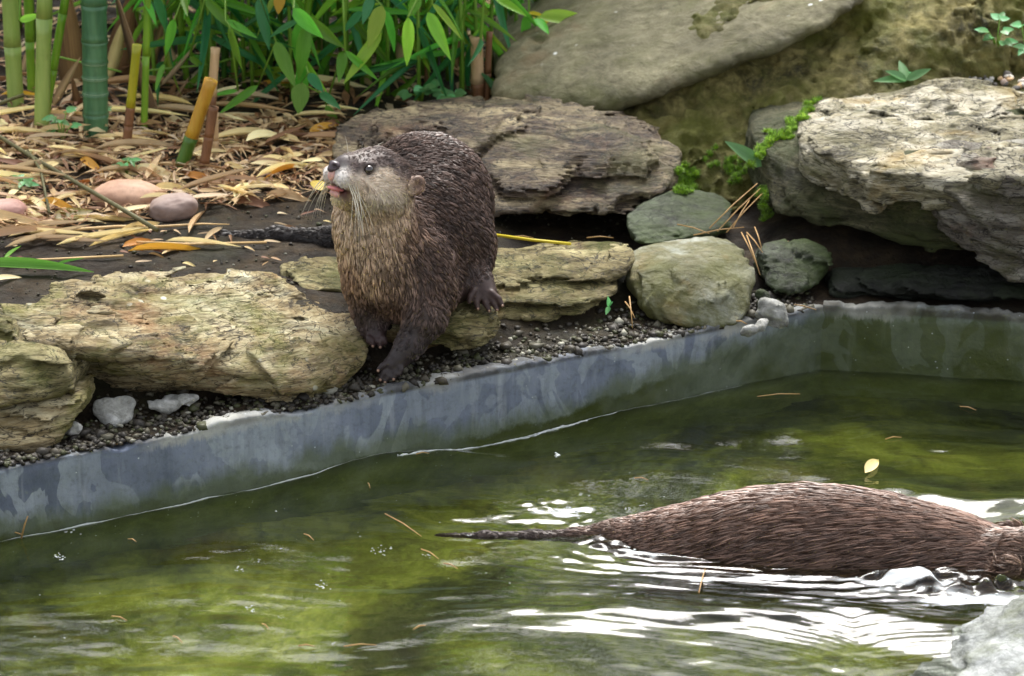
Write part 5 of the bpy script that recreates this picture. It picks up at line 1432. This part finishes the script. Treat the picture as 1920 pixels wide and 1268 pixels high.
for i in range(64):
    if i < 46: x, y = litter_spot()
    else: x, y = RN.uniform(0, 420), RN.uniform(415, 470)
    p = on_ground(x, y); s = mpp(p.y); a = RN.gauss(.15, .45) if RN.random() < .75 else RN.uniform(0, 3.1); L = RN.uniform(80, 210) * s
    d = Vector((math.cos(a), math.sin(a), RN.uniform(-.03, .10))).normalized(); q = p + Vector((0, 0, RN.uniform(.012, .024) if i < 46 else .006))
    o = leaf_obj('straw_strip', q - d * L / 2, q + d * L / 2, RN.uniform(5, 11) * s, RN.choice((M_DRY, M_DRY2, M_DRY2)), RN.choice((0, 1, 3)), None, Vector((RN.uniform(-.4, .4), -.5, 1)))
    tag(o, 'long pale straw coloured strip lying across the bamboo litter', 'straw', 'straw strips across the litter')
def hero_leaf(a, b, wpx, mat, label, lift=.008, var=1, name='dry_leaf', cat='dry leaf', nrm=None):
    p, q = on_ground(*a), on_ground(*b)
    o = leaf_obj(name, p + Vector((0, 0, lift)), q + Vector((0, 0, lift * 1.3)), wpx * mpp(p.y), mat, var, None, nrm or Vector((RN.uniform(-.3, .3), -.6, 1)))
    return tag(o, label, cat)
hero_leaf((152, 312), (196, 342), 16, M_DRYO, 'orange yellow fallen leaf just above the pink pebble', .012)
hero_leaf((252, 330), (345, 352), 22, M_DRY2, 'pale fallen sheath leaf above the grey pebble', .012)
hero_leaf((345, 340), (430, 362), 18, M_DRYO, 'orange brown fallen leaf right of the pale sheath leaf', .01)
hero_leaf((405, 382), (440, 378), 14, M_DRY2, 'small pale grey leaf lying right of the grey pebble', .006)
hero_leaf((440, 385), (476, 350), 20, M_DRY2, 'upright pale leaf beside the dark curled leaf', .012)
hero_leaf((445, 385), (520, 392), 26, M_DRY3, 'dark brown curled dead leaf near the otter tail', .008, 4)
hero_leaf((462, 290), (552, 262), 24, M_DRY2, 'large arched pale sheath lying in front of the thicket', .02, 4)
hero_leaf((590, 380), (608, 372), 30, M_LEAFY, 'yellow leaf scrap behind the chin of the standing otter', .02, 0)
hero_leaf((580, 268), (640, 240), 20, M_DRYO, 'rusty orange leaf beside the dark end of the long slab', .012)
hero_leaf((230, 470), (300, 452), 16, M_DRYO, 'golden dry blade lying on the ledge above the flat slate', .005)
hero_leaf((240, 478), (405, 466), 12, M_DRYO, 'long golden dry blade on the ledge in front of the tail', .005)
hero_leaf((100, 420), (175, 412), 34, leaf_mat('mottled_leaf', lin(120, 140, 60), lin(210, 178, 60)), 'mottled green and yellow broad leaf in front of the pink pebble', .008, 3)
hero_leaf((-20, 538), (46, 522), 16, M_DRY2, 'pale yellow dry blade under the green blade by the flat slate', .006)
hero_leaf((-40, 512), (175, 520), 26, M_LEAF, 'fresh green bamboo blade lying behind the flat slate', .01, 0, 'fallen_bamboo_leaf', 'leaf')
hero_leaf((10, 505), (40, 478), 10, M_LEAF, 'small green leaf tip rising from the fresh blade', .012, 0, 'fallen_bamboo_leaf', 'leaf')
hero_leaf((105, 508), (160, 496), 6, M_LEAF, 'thin green sprig lying beside the fresh blade', .008, 0, 'fallen_bamboo_leaf', 'leaf')

def straw(pts, wpx, mat, label, lift=.006, name='straw', cat='straw'):
    P = [on_ground(x, y) + Vector((0, 0, lift)) for x, y in pts]
    o = rod(name, P, wpx * mpp(P[0].y) / 2, mat, None, 7)
    return tag(o, label, cat)
straw(((-30, 444), (60, 440), (140, 439), (220, 433), (300, 433), (380, 428), (430, 429)), np.array([6, 7, 6.5, 6, 5, 4, 2]), M_STRAW, 'long pale straw stalk lying along the front of the litter')
hero_leaf((-60, 415), (95, 442), 24, M_DRY, 'thick tan bamboo strip end at the edge of the litter', .012, 0, 'straw', 'straw')
hero_leaf((-60, 470), (120, 440), 20, M_DRY, 'broad tan strip lying below the long pale straw', .012, 0, 'straw', 'straw')
straw(((-30, 500), (90, 495), (232, 488)), 5, M_STRAW, 'thin reddish straw lying across the dark ledge')
straw(((255, 462), (350, 466), (500, 463)), 5, M_OLIVE if False else M_STRAW, 'thin golden straw in front of the otter tail')
straw(((-20, 268), (70, 325), (230, 418), (296, 458)), 8, M_TWIG, 'long dark green twig slanting down over the pebbles', .02, 'twig', 'twig')
straw(((54, 308), (78, 345), (94, 425)), 5, M_TWIG, 'thin bent dead stalk left of the pink pebble', .02, 'twig', 'twig')
straw(((-10, 235), (46, 215)), 7, M_TWIG, 'short cut twig end below the pale culm', .03, 'twig', 'twig')
straw(((520, 270), (600, 266), (640, 262)), 9, C_BROWN, 'thick brown fallen twig pointing at the dark end of the long slab', .012, 'twig', 'twig')
straw(((112, 166), (230, 195)), 4, M_STEM, 'thin green runner crossing in front of the blue green culm', .05, 'runner_vine', 'vine')
straw(((260, 195), (400, 180), (526, 143)), 4, M_STEM, 'thin green runner crossing behind the orange stump', .05, 'runner_vine', 'vine')
straw(((265, 102), (312, 145), (370, 172)), 4, M_STEM, 'thin curved green runner right of the splintered stump', .07, 'runner_vine', 'vine')
y0 = PY(928, 446, 3.41); y1 = PY(1070, 463, 3.36)
tag(rod('straw', [y0 + Vector((0, 0, .004)), y0.lerp(y1, .5) + Vector((0, 0, .003)), y1 + Vector((0, 0, .004))], .0021, simple_mat('yellow_straw', lin(206, 186, 40), .45, .4, .15)), 'bright yellow straw lying on the olive block beside the otter', 'straw')

# ---- herbs
def herb(px, py, n, size, label, mat=M_HERB, Y=None, z=None, wide=.62, h=.03, ground=None):
    P0 = on_ground(px, py) if Y is None else PY(px, py, Y)
    root = empty('herb', P0); tag(root, label, 'plant')
    for i in range(n):
        a = 2 * math.pi * i / n + RN.uniform(-.4, .4); r = RN.uniform(.4, 1.0) * size
        b = P0 + Vector((math.cos(a) * r * .6, math.sin(a) * r * .5, h * RN.uniform(.4, 1.2)))
        rod('stem', [P0, P0.lerp(b, .5) + Vector((0, 0, .006)), b], [.0012, .001, .0008], M_STEM, root, 5)
        for k in range(3):
            aa = a + (k - 1) * .9; d = Vector((math.cos(aa), math.sin(aa) * .8 - .2, RN.uniform(-.3, .3))).normalized() * size * RN.uniform(.45, .75)
            leaf_obj('leaflet', b, b + d, size * wide * RN.uniform(.4, .6), mat, RN.choice((0, 1, 3)), root, Vector((0, -.7, 1)))
herb(118, 268, 5, .030, 'small green herb in front of the blue green culm foot', h=.045)
herb(238, 330, 4, .024, 'small green herb just above the pink pebble', h=.02)
herb(38, 360, 5, .026, 'green herb above the rose pebble', h=.022)
herb(190, 245, 3, .020, 'tiny green herb right of the blue green culm foot', h=.03)
herb(790, 196, 4, .036, 'broad leaved green herb behind the left part of the long slab', Y=3.98, h=.03, wide=.9)
herb(838, 196, 4, .036, 'broad leaved green herb next to the dead brown stubs', Y=3.98, h=.022, wide=.9)
herb(1868, 96, 5, .030, 'light green herb growing above the gravel patch', Y=3.90, h=.045, wide=.8)
herb(1925, 120, 5, .030, 'light green herb overhanging the frame side of the gravel patch', Y=3.88, h=.05, wide=.8)
def rosette(px, py, Y, tips, wpx, label):
    P0 = PY(px, py, Y); root = empty('herb', P0); tag(root, label, 'plant')
    for (tx, ty, dY) in tips: leaf_obj('leaf', P0, PY(tx, ty, Y + dY), wpx * mpp(Y), M_HERB, 0, root, Vector((0, -.8, .8)))
rosette(1700, 150, 3.83, ((1686, 112, .03), (1745, 128, 0), (1662, 132, -.02), (1640, 150, -.03), (1712, 132, .03)), 17, 'green rosette sprouting on the rear edge of the overhanging rock')
rosette(1428, 312, 3.58, ((1362, 264, -.01),), 28, 'single pointed green leaf at the corner of the overhanging rock')
rosette(1220, 452, 3.5, ((1232, 445, -.02), (1208, 447, -.02), (1216, 440, 0)), 9, 'tiny bright sprout behind the olive block')
rosette(1142, 575, 3.2, ((1140, 556, -.01), (1148, 566, -.01), (1136, 590, -.01)), 9, 'tiny bright sprout on the end of the olive block')

# ---- moss
def moss_mat():
    t = NT('moss'); c = t.coords()
    t.set(Base_Color=t.ramp(t.noise(c, 130, 6, .75), [(.3, lin(70, 110, 6)), (.5, lin(122, 168, 12)), (.72, lin(176, 204, 40))]), Roughness=.85)
    t.bump(t.noise(c, 420, 5, .8), .9, .004); return t.m
M_MOSS = moss_mat()
bpy.context.view_layer.update()
DG = bpy.context.evaluated_depsgraph_get()
def hit(px, py):                       # the surface a pixel's line of sight meets
    d = Vector(ray(px, py)).normalized()
    ok, loc, nrm, _, ob, _ = scn.ray_cast(DG, cam.location, d)
    return (loc, nrm) if ok else (PY(px, py, 3.6), Vector((0, -1, 0)))
def moss(pts, n, label, seed, r=.008):
    R = random.Random(seed); S = Solid(.0016)
    for i in range(n):
        k = R.random() * (len(pts) - 1); j = int(k); f_ = k - j
        x = pts[j][0] * (1 - f_) + pts[min(j + 1, len(pts) - 1)][0] * f_; y = pts[j][1] * (1 - f_) + pts[min(j + 1, len(pts) - 1)][1] * f_
        w = pts[j][2]
        loc, nrm = hit(x + R.gauss(0, w), y + R.gauss(0, w))
        q = r * R.uniform(.45, 1.0)
        S.ell(arr(loc), (q, q * R.uniform(.6, .9), q * R.uniform(.5, .8)), None, .004)
    V, F = S.mesh(); N = vnormals(V, F)
    V = V + N * (0.003 * fbm(V[:, 0], V[:, 1], V[:, 2], 170, 3, seed))[:, None]
    org = V.mean(0)
    root = empty('moss_clump', org); tag(root, label, 'moss')
    o = mesh_obj('cushion', V, F, M_MOSS, root, org); o.location = (0, 0, 0); o['kind'] = 'stuff'
    ct = [(*(np.zeros(3)), 0, -.3, 1, .0045, *lin(96, 132, 14), 1.0)]
    o = make_fur('moss_blades', V - org, F, ct, 2600, root, FUR, sig=.05, clump=.003, lift=(.5, 1.4), rad=.0004, seed=seed, pull=.3); o['kind'] = 'stuff'
moss([(1278, 315, 8), (1290, 335, 10), (1280, 350, 8)], 26, 'bright green moss cushion at the end of the long slab', 3, .010)
moss([(1416, 296, 3), (1440, 272, 6), (1462, 256, 6), (1480, 244, 5), (1505, 216, 3), (1535, 184, 2)], 60, 'yellow green moss strip along the edge of the overhanging rock', 4, .0075)
moss([(1436, 360, 4), (1434, 385, 5), (1440, 412, 5)], 24, 'dark edge moss on the lower corner of the overhanging rock', 5, .007)
moss([(1330, 290, 10), (1370, 310, 12), (1395, 320, 8)], 22, 'low moss patch at the foot of the mossy rock face', 6, .006)

# ---- gravel
def stone_mesh(seed, sub=2):
    bm = bmesh.new(); bmesh.ops.create_icosphere(bm, subdivisions=sub, radius=1)
    V = np.array([v.co[:] for v in bm.verts]); k = 1 + .28 * vnoise(V[:, 0] * 1.4 + seed, V[:, 1] * 1.4, V[:, 2] * 1.4, seed)
    for v, q, kk in zip(bm.verts, V, k): v.co = Vector(q) * kk
    me = bpy.data.meshes.new('gravel_stone'); bm.to_mesh(me); bm.free()
    me.polygons.foreach_set('use_smooth', np.ones(len(me.polygons), bool)); return me
GM = [simple_mat('gravel_' + n, lin(*c), .6, .4, .3, 80) for n, c in (('tan', (206, 172, 130)), ('pink', (178, 156, 140)), ('grey', (150, 148, 142)), ('dark', (104, 98, 92)), ('white', (216, 208, 196)))]
SM = []
for i in range(10):
    me = stone_mesh(i); me.materials.append(GM[i % 5]); SM.append(me)
bedp = H((1700, 168, 3.88), (1780, 138, 3.92), (1960, 122, 3.94), (2150, 118, 3.95), (2150, 190, 3.82), (1740, 180, 3.84))
rock('gravel_bed', [bedp + [q - Vector((0, 0, .05)) for q in bedp]], M_CONC2, 'low earth bank under the gravel behind the overhanging rock', cat='bank', a_lay=0, a_low=.006, seed=51, h=.005)
for i in range(95):
    x, y = RN.uniform(1725, 1960), RN.uniform(0, 1)
    yy = 118 + (1 - min(1, (x - 1725) / 120)) * 32 + y * (52 - (1 - min(1, (x - 1725) / 120)) * 34)
    Y = 3.93 - (yy - 110) / 60 * .08
    o = bpy.data.objects.new('gravel_stone', SM[RN.randrange(10)]); link(o)
    s = RN.uniform(4, 9) * mpp(Y); o.scale = (s * RN.uniform(.8, 1.3), s * .9, s * RN.uniform(.5, .8)); o.rotation_euler = (RN.uniform(-.5, .5), RN.uniform(-.5, .5), RN.uniform(0, 6)); o.location = PY(x, yy, Y)
    tag(o, 'small rounded tan or grey stone in the gravel behind the overhanging rock', 'stone', 'gravel behind the overhanging rock')

def soil_bits():
    R = random.Random(8); V, F = [], []
    bm0 = bmesh.new(); bmesh.ops.create_icosphere(bm0, subdivisions=1, radius=1)
    bv = np.array([v.co[:] for v in bm0.verts]); bf = np.array([[v.index for v in f.verts] for f in bm0.faces]); bm0.free()
    k = 0; cols = []
    for i in range(4200):
        x = R.uniform(-.62, .40); d = abs(R.gauss(0, .06)) + .002
        if i > 2600: d = R.uniform(.15, .75); x = R.uniform(-.75, .2)
        y = float(wallY(x)) + d; z = gz(x, y)
        s = R.uniform(.0012, .0048) * (.5 if i > 2600 else 1) * (1.0 if R.random() > .06 else 2.0)
        q = bv * (1 + .6 * np.array([R.uniform(-1, 1) for _ in range(len(bv))]))[:, None] * s * np.array([1, .9, .75])
        V.append(q + np.array([x, y, z + s * .3])); F.append(bf + k); k += len(bv)
        c = R.choice(((46, 41, 31), (62, 56, 42), (36, 31, 23), (86, 82, 66), (58, 60, 30), (150, 148, 132) if R.random() < .22 else (42, 37, 28)))
        cols.append(np.tile(lin(*c), (len(bv), 1)))
    t = NT('soil_grit'); t.set(Base_Color=t.attr('Col'), Roughness=.6)
    tag(mesh_obj('grit', np.vstack(V), np.vstack(F), t.m, None, None, False, np.vstack(cols)), 'coarse dark grit packed along the pool rim', kind='stuff')
soil_bits()

# ---- needles
def needle(p, q, label, group, r=.0009, mat=M_NEEDLE):
    m = p.lerp(q, .5) + Vector((0, 0, .002))
    o = rod('pine_needle', [p, m, q], [r, r, r * .6], mat, None, 5)
    return tag(o, label, 'needle', group)
for (a, b, Y0, Y1) in (((1330, 432), (1420, 348), 3.44, 3.5), ((1345, 438), (1425, 358), 3.44, 3.5), ((1362, 440), (1428, 368), 3.44, 3.5), ((1375, 430), (1405, 380), 3.44, 3.49), ((1270, 425), (1330, 442), 3.47, 3.43), ((1300, 445), (1395, 430), 3.42, 3.42),
                       ((1390, 440), (1418, 500), 3.41, 3.36), ((1400, 440), (1430, 478), 3.42, 3.38), ((1400, 445), (1425, 520), 3.4, 3.34), ((1415, 430), (1428, 470), 3.42, 3.38), ((1440, 500), (1478, 456), 3.38, 3.44), ((1215, 480), (1262, 470), 3.36, 3.37), ((1180, 560), (1186, 620), 3.24, 3.2), ((1172, 570), (1190, 600), 3.24, 3.21), ((1380, 606), (1400, 612), 3.22, 3.22), ((1480, 575), (1530, 585), 3.33, 3.3), ((1100, 450), (1150, 450), 3.42, 3.42), ((960, 448), (1000, 450), 3.42, 3.42), ((180, 842), (240, 838), 2.85, 2.86), ((30, 870), (70, 850), 2.82, 2.84)):
    needle(PY(*a, Y0) + Vector((0, 0, .003)), PY(*b, Y1) + Vector((0, 0, .003)), 'dry brown pine needle lying on the rocks along the pool rim', 'needles on the rocks')
def wz(x, y): return float(water_h(np.array([x]), np.array([y]))[0])
def on_water(px, py, lift=.001):
    p = PZ(px, py, 0); p.z = wz(p.x, p.y) + lift; return p
for (a, b) in (((722, 962), (790, 1006)), ((790, 1030), (822, 1048)), ((832, 1055), (858, 1064)), ((690, 906), (694, 914)), ((570, 1000), (588, 1012)), ((210, 1160), (238, 1167)), ((325, 1195), (342, 1206)), ((775, 1186), (798, 1178)), ((492, 1175), (504, 1184)), ((645, 1217), (705, 1215)), ((1310, 1120), (1322, 1070)), ((1100, 745), (1130, 755)), ((1800, 765), (1830, 772)), ((1420, 745), (1500, 740)), ((1640, 640), (1660, 645)), ((1730, 700), (1745, 676)), ((1210, 740), (1225, 746)), ((880, 795), (905, 800)), ((780, 860), (805, 855)), ((560, 1215), (590, 1217)), ((240, 1010), (256, 1016)), ((1190, 900), (1215, 903)), ((1660, 825), (1690, 822))):
    p, q = on_water(*a, .0015), on_water(*b, .0015)
    if p.y > wallY(p.x) - .01 or q.y > wallY(q.x) - .01: continue
    needle(p, q, 'thin tan needle floating on the green water', 'needles on the water', .0008)
for px, py, qx, qy, z in ((40, 1008, 52, 968, .02), (0, 992, 40, 1002, .012)):
    needle(on_water(px, py), PY(qx, qy, 2.77), 'brown needle stuck against the wet pool wall', 'needles on the wall', .0012)
p, q = on_water(1622, 888, .003), on_water(1652, 858, .006)
tag(leaf_obj('floating_leaf', p, q, 22 * mpp(p.y), M_DRY, 1, None, Vector((.2, -.5, 1))), 'curled tan leaf floating beyond the swimming otter', 'leaf')

# ---- foam
def foam_mat():
    t = NT('foam'); t.set(Base_Color=lin(226, 232, 230), Roughness=.25, Specular_IOR_Level=.6, Alpha=1.0)
    t.b.inputs['Transmission Weight'].default_value = .45
    return t.m
M_FOAM = foam_mat()
def foam_line(pts, r, label, seed):
    R = random.Random(seed); P = []; rr = []
    W_ = [PZ(x, y, 0) for x, y in pts]
    for i in range(len(W_) - 1):
        for t in np.linspace(0, 1, 14)[:-1]:
            p = W_[i].lerp(W_[i + 1], t); p.x += R.gauss(0, .0007)
            p.y = min(p.y + R.gauss(0, .0006), float(wallY(p.x)) - .005) - .004 * abs(float(vnoise(np.array([p.x * 40]), 0, 0, seed)[0])); p.z = wz(p.x, p.y) + .0004
            P.append(p); rr.append(r * (R.uniform(.35, 1.2) + .8 * max(0, float(vnoise(np.array([p.x * 70]), 0, 0, seed + 3)[0]))) if R.random() > .1 else r * .2)
    V, F = tube_np(P, rr, 6)
    tag(poly_obj('foam_line', V, F, M_FOAM, None, V[0]), label, kind='stuff')
def water_line(x0, x1, n, r, label, seed):
    R = random.Random(seed); xs = np.linspace(x0, x1, n); P, rr = [], []
    w1 = vnoise(xs * 55, 0 * xs, 0 * xs, seed); w2 = vnoise(xs * 16, 0 * xs, 0 * xs, seed + 1)
    for x, a_, b_ in zip(xs, w1, w2):
        y = float(wallY(x)) - .0045 - .003 * abs(a_)
        P.append((x, y, wz(x, y) + .0005)); rr.append(r * max(.12, .55 + .7 * a_ + 1.1 * b_) * R.uniform(.7, 1.3))
    V, F = tube_np(P, rr, 6)
    tag(poly_obj('water_line', V, F, M_FOAM, None, V[0]), label, kind='stuff')
water_line(-.75, .30, 420, .0010, 'thin broken white water line along the pool wall', 3)
foam_line([(745, 864), (802, 848), (870, 822), (935, 818), (1000, 806), (1040, 794), (1105, 778)], .0012, 'curling white foam thread just off the wall below the otter', 3)
def bubbles():
    R = random.Random(21); V, F = [], []; k = 0
    bm0 = bmesh.new(); bmesh.ops.create_icosphere(bm0, subdivisions=2, radius=1)
    bv = np.array([v.co[:] for v in bm0.verts]); bf = np.array([[v.index for v in f.verts] for f in bm0.faces]); bm0.free()
    spots = [(711, 1032, 11, 1), (800, 1040, 5, 1), (605, 1098, 9, 1), (470, 1142, 7, 1), (110, 1042, 9, 1), (1040, 845, 8, 1), (450, 1062, 7, 1), (485, 1048, 4, 1), (525, 1160, 4, 1), (625, 1212, 4, 1), (880, 1000, 5, 1), (545, 890, 6, 1), (125, 990, 7, 1)]
    for _ in range(16): spots.append((R.gauss(1080, 60), R.gauss(955, 22), R.uniform(1.5, 5), 1))
    for _ in range(14): spots.append((R.gauss(1700, 60), R.gauss(1100, 20), R.uniform(1.5, 6), 1))
    for _ in range(10): spots.append((R.gauss(1860, 50), R.gauss(1125, 14), R.uniform(1.5, 6), 1))
    for _ in range(10): spots.append((R.gauss(1230, 60), R.gauss(1030, 16), R.uniform(1.5, 4), 1))
    for _ in range(60): spots.append((R.uniform(0, 1900), R.uniform(880, 1268), R.uniform(.6, 1.6), 1))
    sp2 = []
    for (px, py, s, _) in spots:
        if s < 3: sp2.append((px, py, s, 1)); continue
        for _k in range(int(s * 1.6)): sp2.append((px + R.gauss(0, s * .9), py + R.gauss(0, s * .45), R.uniform(.25, .6) * min(s, 6) * .6, 1))
    spots = sp2
    for (px, py, s, _) in spots:
        p = PZ(px, py, 0)
        if p.y > wallY(p.x) - .012: continue
        a = s * mpp(p.y)
        q = bv * a * np.array([R.uniform(.8, 1.6), R.uniform(.7, 1.1), R.uniform(.5, .8)])
        V.append(q + np.array([p.x, p.y, wz(p.x, p.y) + a * .12])); F.append(bf + k); k += len(bv)
    tag(mesh_obj('bubbles', np.vstack(V), np.vstack(F), M_FOAM), 'white bubbles and foam flecks on the water', kind='stuff')
bubbles()
